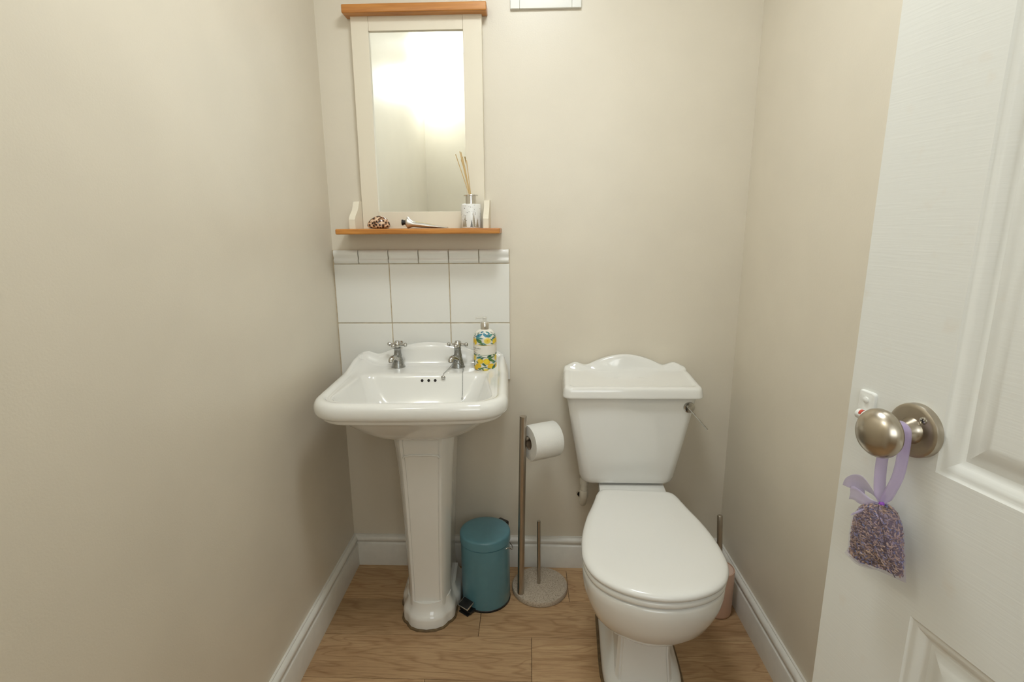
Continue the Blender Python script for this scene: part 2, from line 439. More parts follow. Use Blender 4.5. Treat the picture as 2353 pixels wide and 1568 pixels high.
tag(box('ceiling_hall', -.75, 1.85, -3.3, -1.86, 2.4, 2.5, 'ceiling'), kind='structure')
win = tag(box('added_window_1', -.23, 1.33, -3.27, -3.262, 1.27, 2.33, 'added_pane'), kind='structure')  # added, opaque; the fill light hangs in front of it
for k, (a, b_, c, d) in enumerate(((-.23, -.18, 1.27, 2.33), (1.28, 1.33, 1.27, 2.33), (-.18, 1.28, 1.27, 1.32), (-.18, 1.28, 2.28, 2.33), (.53, .57, 1.32, 2.28))):
    box('added_window_frame', a, b_, -3.262, -3.22, c, d, 'trim', win)

# floor: dark sub-floor with oak planks lying on it
fl = tag(box('floor', -.75, 1.85, -3.3, .02, -.03, -.006, 'sub'), 'oak laminate floor of wide planks', kind='structure')
seams = [0.0, -.036, -.2, -.3615, -.524, -.686, -.848, -1.01, -1.172, -1.334, -1.496, -1.658, -1.82]
joints = [[.83], [.601, ], [.309], [.474], [.1746, .98], [.62], [.28], [.75], [.1, .9], [.5], [.3], [.8]]
for i in range(len(seams) - 1):
    xs = [XL] + [j for j in joints[i] if XL < j < XR] + [XR]
    for a, b_ in zip(xs[:-1], xs[1:]):
        g = .0006
        box('plank', a + g, b_ - g, seams[i + 1] + g, seams[i] - g, -.006, 0, 'oak', fl, bev=.0007, seg=1, center=True)
y = -1.82
while y > -3.2:
    box('plank', -.65, 1.75, y - .1607, y - .0007, -.006, 0, 'oak', fl, bev=.0007, seg=1, center=True); y -= .162

# skirting boards: flat board, groove and torus on top (profile: distance from wall, height)
SK = [(0, 0), (.018, 0), (.018, .083), (.0165, .0865), (.0125, .0885), (.0105, .0915), (.0125, .0945), (.0155, .098), (.017, .104), (.0155, .110), (.0115, .1145), (.0065, .1165), (.006, .1195), (0, .1195)]
def skirting(name, p0, p1, nrm, m0, m1):
    """p0->p1 along the wall foot, nrm into the room, m0/m1 mitre (1 = inner corner)"""
    d = (Vector(p1) - Vector(p0)).normalized(); nv = Vector(nrm)
    rings = []
    for p, mm, s in ((p0, m0, 1), (p1, m1, -1)):
        rings.append([Vector(p) + nv * t + Vector((0, 0, h)) + d * (s * mm * t) for t, h in SK])
    o = loft(name, rings, 'trim', None, 35)
    return tag(o, kind='structure')
skirting('baseboard_back', (XL, 0, 0), (XR, 0, 0), (0, -1, 0), 1, 1)
skirting('baseboard_left', (XL, 0, 0), (XL, YF, 0), (1, 0, 0), 1, 1)
skirting('baseboard_right', (XR, 0, 0), (XR, YF, 0), (-1, 0, 0), 1, 1)
skirting('baseboard_front', (XL, YF, 0), (DX0 - .07, YF, 0), (0, 1, 0), 1, 0)
# door casing on the room side
def casing(name, x0, x1, z0, z1):
    return tag(box(name, x0, x1, YF, YF + .016, z0, z1, 'trim', bev=.004), kind='structure')
casing('trim_1', DX0 - .065, DX0, 0, DZ + .065); casing('trim_2', DX1, DX1 + .065, 0, DZ + .065); casing('trim_3', DX0, DX1, DZ, DZ + .065)

# chipped plaster hole by the toilet's pipe
hole = mesh_obj('plaster_chip', *loft_data([[(0.648 + .009 * math.cos(a) * (1 + .35 * math.sin(3 * a)), -.0012, .288 + .014 * math.sin(a) * (1 + .3 * math.cos(2 * a))) for a in [2 * PI * k / 18 for k in range(18)]],
      [(0.648 + .010 * math.cos(a) * (1 + .35 * math.sin(3 * a)), .001, .288 + .015 * math.sin(a) * (1 + .3 * math.cos(2 * a))) for a in [2 * PI * k / 18 for k in range(18)]]], True, False), 'plaster', wb, 60)
mesh_obj('dark_cavity', *loft_data([[(0.646 + .0055 * math.cos(a) * (1 + .3 * math.sin(2 * a + 1)), -.0017, .290 + .008 * math.sin(a)) for a in [2 * PI * k / 14 for k in range(14)]],
      [(0.646 + .0057 * math.cos(a), -.001, .290 + .0082 * math.sin(a)) for a in [2 * PI * k / 14 for k in range(14)]]], True, False), 'dark', hole, 60)

# ------------------------------------------------------------------ added ceiling and wall fill lights
cl = empty('added_ceiling_fill', (0.48, -.84, ZC), 0, 'added flat round opal fill light on the ceiling', 'fill light')
lathe('ceiling_plate', [(.182, 0), (.182, -.012), (.175, -.014)], 'trim', cl, n=48)
lathe('ceiling_fill_disc', [(.170, -.012), (.170, -.022), (.165, -.027), (.150, -.030), (.08, -.033), (.001, -.034)], 'lamp', cl, n=48, smooth=50)
wl = empty('added_wall_fill', (XL, -1.57, 2.06), 0, 'added opal globe fill light on the left wall beside the doorway', 'wall lamp')
loft('wall_plate', [circle((x, 0, 0), r, 'x', 36) for x, r in ((0, .045), (.006, .045), (.009, .040))], 'trim', wl, 40)
globe = [circle((.105 - .09 * math.cos(t), 0, 0), .09 * math.sin(t), 'x', 40) for t in [.3 + (PI - .31) * k / 20 for k in range(21)]]
loft('fill_globe_neck', [circle((x, 0, 0), .024, 'x', 24) for x in (.006, .022)], 'trim', wl, 40)
loft('fill_globe', globe, 'wall_fill_glass', wl, 80)

# ------------------------------------------------------------------ tiled splashback
sb = empty('tiled_splashback', (0, 0, 0), 0, 'white tiled splashback with ridged border tiles behind the basin', 'splashback')
box('grout', XL, .4005, -.0045, 0, .72, 1.1655, 'grout', sb)
Z0 = 1.1195; g = .0015
for r_ in range(2):
    for x0, x1 in ((XL + .003, 0), (0, .2), (.2, .4)):
        box('tile', x0 + (g if x0 == 0 or x0 == .2 else 0), x1 - (g if x1 < .4 else 0), -.0075, -.001, Z0 - .2 * (r_ + 1) + g, Z0 - .2 * r_ - g, 'tile', sb, bev=.0016, seg=2, center=True)
DP = [(0, .0455), (-.008, .0455), (-.0125, .0435), (-.0150, .039), (-.0155, .033), (-.0135, .0265), (-.0105, .022), (-.0095, .0185), (-.0105, .016), (-.0130, .0135), (-.0140, .0105), (-.0125, .0065), (-.0095, .0035), (-.0085, .0015), (0, .0015)]
dprof = [(p_[0], p_[1]) for p_ in DP]
for k, (x0, x1) in enumerate(((XL + .004, -.1), (-.1, 0), (0, .1), (.1, .2), (.2, .3), (.3, .4))):
    rings = []
    for x in (x0 + .0013, x0 + .0022, x1 - .0022, x1 - .0013):
        inset = .0012 if x in (x0 + .0013, x1 - .0013) else 0
        rings.append([(x, p_[0] + (inset if p_[0] < -.002 else 0), Z0 + p_[1]) for p_ in dprof])
    loft('border_tile', rings, 'tile', sb, 40)

# ------------------------------------------------------------------ pedestal wash basin
wbn = empty('wash_basin', (0.131, -.020, 0), math.radians(2.5), 'white ceramic pedestal wash basin with shaped back and two taps', 'wash basin')
def upstand(x):
    a = abs(x)
    if a < .172: u = .024 + .042 * (0.5 + 0.5 * math.cos(PI * a / .172)) ** .45
    elif a < .21: u = .024 + .014 * sstep(.172, .21, a)
    else: u = .038 - .018 * sstep(.21, .26, a)
    return u
def lift(p):
    x, y, z = p
    full = upstand(x) * sstep(-.040, -.020, y)
    side = .021 * sstep(-.17, -.03, y) * sstep(.17, .225, abs(x))
    ridge = -.004 * (1 if -.0205 < y < -.0165 else 0)
    return (x, y, z + max(full, side) + ridge * (1 if full > .02 else 0))
rings = []
# outside, from the bottom up   (z, hw, yf, yb, corner)
for z, hw, yf, yb, rc, bow in ((.622, .085, -.275, -.05, .05, .0), (.634, .115, -.315, -.03, .07, .004), (.655, .150, -.352, -.012, .085, .006), (.685, .182, -.384, -.004, .09, .008), (.710, .203, -.406, 0, .09, .010),
                        (.724, .213, -.416, 0, .09, .010), (.729, .226, -.430, 0, .09, .011), (.7315, .237, -.443, 0, .09, .011), (.735, .2425, -.449, 0, .09, .012), (.741, .2450, -.4515, 0, .09, .012), (.7450, .2455, -.452, 0, .09, .012),
                        (.7470, .2490, -.4555, 0, .09, .012), (.7505, .2540, -.4605, 0, .09, .012), (.757, .2568, -.4632, 0, .09, .012), (.767, .2575, -.464, 0, .09, .012), (.778, .2565, -.463, 0, .09, .012), (.787, .2525, -.459, 0, .088, .012)):
    if z > .70: hw += .005
    rings.append(rrect(hw, hw, yb, yf, min(rc, .02) if z > .70 else rc * .5, rc * .88, z, n=30, bow=bow))
# rim, upstand and deck   (z, hwb, hwf, yf, yb)
for z, hb, hf, yf, yb, rb, rf in ((.7925, .246, .246, -.452, -.003, .016, .082), (.7935, .239, .239, -.445, -.009, .014, .078), (.7925, .233, .233, -.439, -.016, .012, .074), (.7905, .2295, .2295, -.4355, -.019, .011, .071),
                          (.7875, .2275, .2275, -.4335, -.0225, .010, .069), (.7868, .225, .225, -.431, -.028, .010, .067), (.7868, .222, .222, -.428, -.034, .010, .064), (.7865, .2195, .2195, -.4255, -.041, .012, .062), (.786, .216, .217, -.423, -.05, .014, .060),
                          (.7862, .208, .2155, -.4215, -.085, .018, .058), (.7862, .199, .2145, -.4205, -.128, .024, .057), (.7860, .195, .213, -.419, -.144, .030, .056), (.783, .191, .2105, -.4165, -.149, .032, .055), (.775, .187, .207, -.413, -.1535, .034, .054),
                          (.755, .180, .200, -.406, -.161, .038, .055), (.715, .166, .184, -.391, -.178, .045, .06), (.680, .147, .160, -.368, -.200, .055, .065), (.662, .115, .122, -.335, -.225, .05, .055), (.654, .065, .065, -.305, -.245, .025, .025), (.652, .022, .022, -.290, -.262, .01, .01)):
    hb += .004; hf += .005
    rings.append([lift(p_) if z > .77 else p_ for p_ in rrect(hb, hf, yb, yf, rb, rf * .88 if rf > .05 else rf, z, n=30, bow=.010 if z > .7 else .004)])
basin = loft('basin', rings, 'ceramic', wbn, 179)
subsurf(basin, 1)
# waste in the bowl
lathe('waste_outlet', [(.021, .6525), (.021, .6555), (.014, .6555), (.012, .653)], 'chrome', wbn, c=(0, -.276))
# overflow holes on the back slope of the bowl
bvh = BVHTree.FromPolygons([Vector(v) for r in rings for v in r] , loft_data(rings, False, False)[1])
for k in (-1, 0, 1):
    hit = bvh.ray_cast(Vector((.013 + k * .0205, -.30, .7665)), Vector((0, 1, 0)))
    p_, nn = hit[0], hit[1]
    if nn.y > 0: nn = -nn
    q = nn.to_track_quat('Z', 'Y')
    V = []; prof = [(.0056, .0001), (.0050, .0004), (.0045, .0002), (.0001, -.0001)]
    rr_ = [[p_ + q @ Vector((r * math.cos(2 * PI * i / 20), r * math.sin(2 * PI * i / 20), h + .0006)) for i in range(20)] for r, h in prof]
    V, F = loft_data(rr_[:3], False, False)
    h = mesh_obj('overflow_hole', V, F, 'ceramic', wbn, 60)
    V, F = loft_data([rr_[2], rr_[3]], False, True)
    mesh_obj('dark_opening', V, F, 'dark', h, 60)
# pedestal column (half section, mirrored)
def pedestal_ring(z, sx, yf, yb):
    half = [(0, 0), (.042, 0), (.0495, .0005), (.053, .0055), (.0565, .0050), (.061, .004), (.068, .010), (.078, .028), (.086, .050), (.090, .062), (.0905, .075)]
    pts = [(x * sx, yf + dy) for x, dy in half] + [(.0905 * sx, yb)]
    full = pts + [(-x, y) for x, y in reversed(pts[1:])]
    # pts run centre -> right -> back right -> back left -> left
    return [(x, y, z) for x, y in full]
PR = [(.030, .80, -.292, -.07), (.075, .775, -.288, -.07), (.12, .765, -.285, -.07), (.30, .83, -.280, -.06), (.48, .925, -.276, -.05), (.555, .985, -.277, -.05), (.585, 1.02, -.281, -.05), (.605, 1.03, -.283, -.05), (.625, 1.03, -.280, -.05), (.665, 1.0, -.27, -.05)]
loft('pedestal_column', [pedestal_ring(*a) for a in PR], 'ceramic', wbn, 28)
# recessed panel lip at the head of the column
tube('column_moulding', [(-.054, -.2765, .560), (-.05, -.279, .567), (-.03, -.2795, .570), (0, -.2795, .5695), (.03, -.2795, .570), (.05, -.279, .567), (.054, -.2765, .560)], .0035, 'ceramic', wbn, 8)
FT = [(0, -.3235), (.028, -.320), (.050, -.309), (.060, -.296), (.0635, -.288), (.074, -.279), (.082, -.264), (.084, -.245), (.084, -.222), (.0865, -.212), (.094, -.203), (.0965, -.188), (.0965, -.12), (.0965, -.07)]
def foot_ring(z, s, dy=0):
    right = [(x * s, -.19 + (y + .19) * s + dy) for x, y in FT]
    out = right + [(-x, y) for x, y in reversed(right[1:])]
    sm = []
    for x, y in out: sm.append((x, y, z))
    return sm
ped = loft('pedestal_foot', [foot_ring(0.0, 1.0), foot_ring(.030, 1.0), foot_ring(.037, .985), foot_ring(.043, .95), foot_ring(.050, .90), foot_ring(.062, .855), foot_ring(.078, .825)], 'ceramic', wbn, 50)
loft('sealant', [foot_ring(0.0, 1.06), foot_ring(.0035, 1.05), foot_ring(.0045, 1.0)], 'sealant', ped, 60)

# taps
def make_tap(name, loc, rot, spin, label):
    """body lathe with short spout, four-arm cross handle with ball ends"""
    t = tag(lathe(name, [(.0225, 0), (.0225, .002), (.0205, .006), (.0178, .018), (.0155, .029), (.0135, .034), (.0128, .037), (.0138, .040), (.0125, .045), (.0115, .055), (.0110, .062), (.0118, .0635), (.0118, .0655), (.009, .067)], 'chrome_dull', wbn, n=32, smooth=35, loc=loc), label)
    t.rotation_euler = (0, 0, rot)
    sp = loft('spout', tube_rings([(0, -.006, .026), (0, -.018, .034), (0, -.028, .0375), (0, -.0365, .0365), (0, -.0420, .0315), (0, -.0432, .0262)], [.012, .0108, .0098, .0094, .0088, .0082], 18), 'chrome', t, 60)
    loft('spout_mouth', tube_rings([(0, -.0432, .0265), (0, -.0433, .0258)], [.0066, .0064], 16), 'dark', sp, 60)
    hd = lathe('cross_handle', [(.0085, .0655), (.0115, .069), (.0128, .0745), (.0122, .080), (.0098, .0845), (.0085, .0855), (.0085, .0870), (.0070, .0885), (.001, .0890)], 'chrome', t, n=28, smooth=50)
    hd.rotation_euler = (0, 0, spin)
    for k in range(4):
        a = k * PI / 2
        d = Vector((math.cos(a), math.sin(a), 0))
        path = [(d * s) + Vector((0, 0, .0765)) for s in (.010, .016, .0215, .0235, .026, .029, .032, .0342, .0352)]
        o = loft('handle_arm', tube_rings(path, [.0042, .0036, .0034, .0042, .0062, .0070, .0062, .0036, .0008], 14), 'chrome', hd, 70)
    return t
DK = .7858
make_tap('tap', (-.100, -.060, DK), math.radians(-20), math.radians(4), 'chrome tap on the left of the basin')
make_tap('tap', (.098, -.068, DK), math.radians(-28), math.radians(22), 'chrome tap nearer the soap bottle with a chain round it')

# basin plug chain, hooked round the right-hand tap
pc = empty('plug_chain', (0.228, -.09, DK), 0, 'thin beaded metal plug chain hanging from the right tap into the basin', 'chain')
W0 = Vector((0.228, -.09, DK))
def beads(name, pts, m, parent, r=.0013, step=.0028):
    P = catmull([Vector(p_) - W0 for p_ in pts], 30, False)
    out = []; acc = 0; last = P[0]; parts = []
    sph = bmesh.new(); bmesh.ops.create_icosphere(sph, subdivisions=1, radius=r)
    sv = [v.co.copy() for v in sph.verts]; sf = [tuple(v.index for v in f.verts) for f in sph.faces]; sph.free()
    for q in P:
        acc += (q - last).length; last = q
        if acc >= step: acc = 0; parts.append(([v + q for v in sv], sf))
    V, F = join_data(parts); 
    o = mesh_obj(name, V, F, m, parent, 179)
    c = loft(name + '_core', tube_rings(P, r * .45, 6), m, o, 179)
    return o
beads('bead_chain', [(.212, -.104, .826), (.222, -.112, .815), (.240, -.108, .802), (.2485, -.100, .795)], 'chrome_dull', pc, .0016, .003)
beads('bead_chain', [(.2475, -.098, .803), (.2525, -.116, .7925), (.2550, -.140, .7895), (.2565, -.1640, .7890), (.2575, -.1755, .7720), (.258, -.1835, .7500), (.258, -.1920, .728), (.258, -.1960, .722)], 'chrome_dull', pc)
beads('bead_chain', [(.216, -.110, .802), (.208, -.135, .7935), (.201, -.158, .7895), (.1975, -.170, .787), (.1965, -.176, .779)], 'chrome_dull', pc, .0012, .0024)
def local_ring(name, path, r, m='chrome'):
    return loft(name, tube_rings([Vector(p_) - W0 for p_ in path], r, 8), m, pc, 179)
local_ring('chain_link', [(.258, -.1985, .722), (.2605, -.2005, .716), (.258, -.2025, .710), (.2555, -.2005, .716), (.258, -.1985, .722)], .0009)
local_ring('chain_link', [(.258, -.2025, .710), (.258, -.205, .700)], .0009)
local_ring('plug_hook', [(.2555, -.211, .690), (.256, -.208, .697), (.258, -.206, .700), (.260, -.208, .697), (.2605, -.211, .690)], .0011)
hd_ = loft('anchor_disc', tube_rings([Vector(p_) - W0 for p_ in ((.1965, -.1725, .7775), (.1968, -.1755, .7765), (.197, -.1785, .7755), (.197, -.1800, .775))], [.0035, .0070, .0062, .002], 18), 'chrome', pc, 60)

# ------------------------------------------------------------------ soap bottle
SBX = Vector((0.3235, -.103, DK + .0010))
sbt = empty('soap_bottle', SBX, 0, 'lemon printed hand soap bottle with chrome collar and clear pump', 'bottle')
BP = [(.0325, 0), (.0348, .0012), (.0362, .004), (.0366, .010), (.0366, .096), (.0362, .104), (.0345, .112), (.0312, .1195), (.0265, .1255), (.0205, .1295), (.0145, .131)]
def brad(z):
    for (r0, z0), (r1, z1) in zip(BP[:-1], BP[1:]):
        if z0 <= z <= z1: return r0 + (r1 - r0) * (z - z0) / (z1 - z0)
    return BP[-1][0]
body = lathe('bottle_body', BP, 'bottle', sbt, n=64, smooth=60)
co = lathe('chrome_collar', [(.0128, .130), (.0138, .1305), (.0138, .1525), (.0130, .1535), (.006, .1537)], 'cap', sbt, n=36)
pu = lathe('pump_stem', [(.0066, .153), (.0066, .1655), (.0078, .166), (.0078, .1695), (.007, .1705)], 'pump', sbt, n=24)
tube('pump_nozzle', [(.006, 0, .1682), (-.008, -.001, .1682), (-.020, -.002, .1675), (-.027, -.0025, .1655), (-.0295, -.003, .1635)], [.0035, .0035, .003, .0024, .0018], 'pump', pu, 12)
band = loft('label_band', [[((brad(z) + e) * math.sin(t), -(brad(z) + e) * math.cos(t), z) for t in [2 * PI * i / 72 for i in range(72)]] for z, e in ((.0525, .0001), (.0527, .0004), (.0838, .0004), (.084, .0001))], 'label', sbt, 40, False, False)
TH0 = math.radians(5)          # the printed front faces the room
PITCH = 272.0
def b_pt(X, Yp, e=.0007):
    """print coordinates (X 83..627 across the visible half, Y 340..1372 down) -> surface of the bottle"""
    th = (X - 355) / PITCH * 1.35 + TH0
    z = max(.001, min(.1295, .1300 - (Yp - 340) / 1030 * .1285))
    r = brad(z) + e
    return Vector((r * math.sin(th), -r * math.cos(th), z))
PRN = {k: [] for k in ('lemon', 'slice', 'rind', 'leaf', 'leafdark', 'leafblue', 'leafteal', 'ink')}
def p_ell(k, X, Yp, rx, ry, rot=0, e=.0007):
    n = 20; V = [b_pt(X, Yp, e)]
    for ring in (.5, 1.0):
        for i in range(n):
            a = 2 * PI * i / n; u, v = ring * rx * math.cos(a), ring * ry * math.sin(a)
            V.append(b_pt(X + u * math.cos(rot) - v * math.sin(rot), Yp + u * math.sin(rot) + v * math.cos(rot), e))
    F = [(0, 1 + i, 1 + (i + 1) % n) for i in range(n)] + [(1 + i, 1 + n + i, 1 + n + (i + 1) % n, 1 + (i + 1) % n) for i in range(n)]
    PRN[k].append((V, F))
def p_leaf(k, X0, Y0, X1, Y1, w, e=.0009):
    n = 10; V = []; dx, dy = X1 - X0, Y1 - Y0; L = math.hypot(dx, dy); nx, ny = -dy / L, dx / L
    for i in range(n + 1):
        t = i / n; hw = w * math.sin(PI * t ** .8) * .5
        for s in (-1, 0, 1): V.append(b_pt(X0 + dx * t + nx * hw * s, Y0 + dy * t + ny * hw * s, e))
    F = []
    for i in range(n):
        for s in (0, 1): F.append((i * 3 + s, i * 3 + s + 1, i * 3 + s + 4, i * 3 + s + 3))
    PRN[k].append((V, F))
def p_slice(X, Yp, rx, ry):
    p_ell('rind', X, Yp, rx * 1.18, ry * 1.15, 0, .0006); p_ell('slice', X, Yp, rx, ry, 0, .0009)
    for i in range(4):
        a = i * PI / 4 + .3
        p_leaf('lemon', X - rx * .85 * math.cos(a), Yp - ry * .85 * math.sin(a), X + rx * .85 * math.cos(a), Yp + ry * .85 * math.sin(a), 7, .0011)
for off in (0, 640):
    # above the label
    p_slice(398 + off, 590, 58, 70)
    for X, Yp, rx, ry, rot in ((160, 622, 40, 78, -.15), (92, 610, 34, 78, .1), (540, 615, 44, 74, .25), (612, 600, 40, 78, 0)): p_ell('lemon', X + off, Yp, rx, ry, rot)
    for k, a in (('leafblue', (170, 510, 310, 415, 75)), ('leafteal', (180, 530, 330, 530, 45)), ('leafdark', (185, 540, 320, 680, 70)), ('leaf', (225, 585, 315, 680, 45)), ('leafblue', (330, 385, 375, 500, 60)), ('leafblue', (365, 420, 395, 500, 40)),
                 ('leafblue', (430, 420, 400, 500, 40)), ('leafteal', (400, 500, 515, 430, 55)), ('leafteal', (480, 570, 560, 490, 40)), ('leafblue', (255, 390, 330, 362, 30)), ('leafteal', (120, 500, 130, 400, 20)), ('leafdark', (230, 685, 400, 700, 26)),
                 ('leafdark', (500, 430, 625, 500, 14)), ('leafteal', (590, 420, 625, 490, 24)), ('leafdark', (95, 480, 190, 505, 14)), ('leafteal', (370, 370, 460, 395, 26)), ('leafdark', (160, 430, 250, 360, 8)), ('leafdark', (480, 370, 560, 430, 8)), ('leafdark', (540, 540, 580, 520, 28)), ('leafdark', (100, 540, 125, 515, 26))):
        p_leaf(k, a[0] + off, a[1], a[2] + off, a[3], a[4])
    for k, a in (('leaf', (250, 560, 305, 610, 26)), ('leafdark', (455, 540, 500, 610, 24)), ('leafteal', (300, 640, 380, 690, 22)), ('leafdark', (455, 660, 520, 690, 20)), ('leafblue', (420, 390, 470, 440, 30)), ('leafteal', (560, 460, 600, 520, 26)), ('leafdark', (190, 440, 240, 400, 16))): p_leaf(k, a[0] + off, a[1], a[2] + off, a[3], a[4])
    for k, a in (('leaf', (290, 1200, 340, 1160, 20)), ('leafdark', (180, 1130, 230, 1180, 28)), ('leafdark', (500, 1110, 550, 1180, 34)), ('leafdark', (330, 1260, 400, 1300, 24)), ('leaf', (500, 960, 560, 1000, 30)), ('leafteal', (220, 970, 270, 945, 22)), ('leafdark', (90, 1100, 110, 1180, 30)), ('leafdark', (300, 1320, 330, 1365, 24))): p_leaf(k, a[0] + off, a[1], a[2] + off, a[3], a[4])
    # below the label
    p_slice(132 + off, 1050, 42, 72); p_slice(580 + off, 1050, 42, 72); p_slice(360 + off, 1352, 56, 34)
    for X, Yp, rx, ry, rot in ((265, 1122, 58, 70, .3), (380, 1132, 58, 80, -.2), (225, 1245, 58, 62, .5), (160, 1305, 62, 62, .2), (455, 1255, 66, 62, -.5), (590, 1270, 44, 78, .1)): p_ell('lemon', X + off, Yp, rx, ry, rot)
    for k, a in (('leafteal', (180, 1060, 310, 985, 45)), ('leafdark', (390, 1030, 470, 955, 60)), ('leaf', (400, 1030, 540, 1020, 40)), ('leafdark', (410, 1035, 500, 1150, 60)), ('leaf', (440, 1070, 535, 1160, 50)), ('leafdark', (290, 1010, 405, 1025, 14)), ('leafdark', (270, 1060, 330, 1030, 44)),
                 ('leafdark', (300, 1175, 375, 1255, 40)), ('leafteal', (480, 1180, 590, 1150, 40)), ('leafdark', (475, 1340, 570, 1215, 60)), ('leaf', (490, 1345, 545, 1290, 60)), ('leaf', (235, 1340, 350, 1270, 34)), ('leafdark', (220, 1310, 270, 1350, 34)), ('leaf', (385, 1320, 450, 1310, 26)), ('leafdark', (95, 1170, 140, 1140, 30)), ('leafdark', (90, 1280, 120, 1240, 40)),
                 ('leafdark', (90, 975, 160, 945, 30)), ('leaf', (140, 985, 200, 955, 30)), ('leafdark', (560, 950, 640, 925, 34))):
        p_leaf(k, a[0] + off, a[1], a[2] + off, a[3], a[4])
for k, nm in (('lemon', 'lemon_print'), ('slice', 'lemon_slice_print'), ('rind', 'lemon_rind_print'), ('leaf', 'green_leaf_print'), ('leafdark', 'dark_leaf_print'), ('leafblue', 'blue_leaf_print'), ('leafteal', 'teal_leaf_print')):
    for V, F in PRN[k]: mesh_obj(nm, V, F, k, body)
# thin printed edges of the label band
for z, k in ((.0526, 'leaf'), (.0838, 'lemon')):
    loft('label_edge_line', [[((brad(z) + .0006) * math.sin(t), -(brad(z) + .0006) * math.cos(t), z + dz) for t in [2 * PI * i / 72 for i in range(72)]] for dz in (-.0004, .0004)], k, band, 40, False, False)
# lettering on the label (wrapped text)
def wrap_text(name, body_, size, X, Yp, shear, m, parent):
    cu = bpy.data.curves.new(name, 'FONT'); cu.body = body_; cu.size = size; cu.shear = shear; cu.resolution_u = 3
    to = bpy.data.objects.new(name + '_curve', cu); COL.objects.link(to)
    dg = bpy.context.evaluated_depsgraph_get(); me = to.evaluated_get(dg).to_mesh()
    V = []
    for v in me.vertices:
        q = b_pt(X + v.co.x, Yp - v.co.y, .0008); V.append(q)
    F = [tuple(p_.vertices) for p_ in me.polygons]
    bpy.data.objects.remove(to); bpy.data.curves.remove(cu)
    return mesh_obj(name, V, F, m, parent)
wrap_text('script_lettering', 'the Garden', 52, 35, 808, .45, 'ink', band)
wrap_text('small_lettering', 'HAND WASH', 21, 88, 850, .1, 'ink', band)
wrap_text('small_lettering', 'lemon', 19, 130, 880, .1, 'lemon', band)
for Yl, a, b_ in ((902, 95, 196), (925, 90, 236)):
    PRN['ink'] = []; p_leaf('ink', a, Yl - 6, b_, Yl + 2, 7, .0008); V, F = join_data(PRN['ink']); mesh_obj('small_print_line', V, F, 'ink', band)

# ------------------------------------------------------------------ framed mirror with shelf
ms = empty('shelf_mirror', (0, 0, 0), 0, 'cream framed wall mirror with honey pine cornice and narrow shelf', 'mirror')
FX0, FX1, GX0, GX1 = -.073, .3235, -.020, .2665
FZ0, FZ1, GZ0, GZ1 = 1.233, 1.862, 1.2865, 1.8175
box('stile', FX0, GX0, -.022, 0, FZ0, FZ1, 'frame', ms, .0012); box('stile', GX1, FX1, -.022, 0, FZ0, FZ1, 'frame', ms, .0012)
box('rail', GX0 + .0003, GX1 - .0003, -.0212, 0, GZ1, FZ1, 'frame', ms, .0012); box('rail', GX0 + .0003, GX1 - .0003, -.0212, 0, FZ0, GZ0, 'frame', ms, .0012)
box('mirror_glass', GX0, GX1, -.013, -.008, GZ0, GZ1, 'mirror', ms)
box('cornice', -.089, .340, -.052, 0, 1.8575, 1.8815, 'honey', ms, .003)
box('shelf_board', -.1325, .3765, -.118, 0, 1.2165, 1.2335, 'honey', ms, .004, 3)
def bracket(x0, x1):
    yz = [(0, 1.2335), (-.100, 1.2335), (-.101, 1.262), (-.097, 1.268), (-.088, 1.276), (-.074, 1.285), (-.064, 1.293), (-.056, 1.304), (-.049, 1.3155), (-.043, 1.319), (-.030, 1.320), (0, 1.320)]
    extrude_poly('bracket', yz, 'x', x0, x1, 'frame', ms, 0, 30)
bracket(FX0 - .0195, FX0 - .0005); bracket(FX1 + .0005, FX1 + .0175)
SH = 1.2337

# cowrie shell
bm = bmesh.new(); bmesh.ops.create_uvsphere(bm, u_segments=48, v_segments=28, radius=1)
for v in bm.verts:
    x, y, z = v.co
    t = 1 - .28 * sstep(.2, -1, x)         # narrower towards one end
    zz = z * (.031 if z > 0 else .009) * (1 - .18 * sstep(.1, -1, x))
    v.co = Vector((x * .0355, y * .023 * t, zz + .009))
    if z < -.2: v.co.z = max(0, v.co.z - .001)
bmesh.ops.translate(bm, verts=bm.verts, vec=Vector((0, 0, -min(v.co.z for v in bm.verts))))
sh = bm_obj('cowrie_shell', bm, 'shell', None, 179, (-.0095, -.066, SH)); sh.rotation_euler = (0, 0, math.radians(8))
tag(sh, 'brown spotted cowrie shell at the left of the mirror shelf', 'shell')
tube('aperture_lip', [(-.030, -.003, .0012), (-.012, -.001, .0007), (.012, .001, .0007), (.030, .003, .0012)], .0012, 'frame', sh, 8)

# squeezed metal tube
ct = empty('metal_tube', (.065, -.068, SH), math.radians(2), 'crumpled silver metal cream tube with black cap lying on the mirror shelf', 'tube')
def tr(x, hy, hz, zc): return [(x, hy * math.cos(2 * PI * i / 28), zc + hz * math.sin(2 * PI * i / 28)) for i in range(28)]
loft('tube_body', [tr(.011, .0065, .0065, .0185), tr(.0125, .0105, .0105, .0185), tr(.0175, .0175, .0182, .0185), tr(.0205, .0178, .0182, .0183), tr(.0265, .0172, .0140, .0162), tr(.033, .0172, .0100, .0142), tr(.0385, .0175, .0086, .0128), tr(.045, .0185, .0086, .0122), tr(.060, .0198, .0085, .0106), tr(.085, .0206, .0064, .0074), tr(.105, .0210, .0044, .0050), tr(.125, .0213, .0022, .0027), tr(.141, .0215, .0010, .0014)], 'tube', ct, 70)
loft('tube_fold', [tr(.139, .0217, .0014, .0016), tr(.1435, .0217, .0014, .0016)], 'tube', ct, 30)
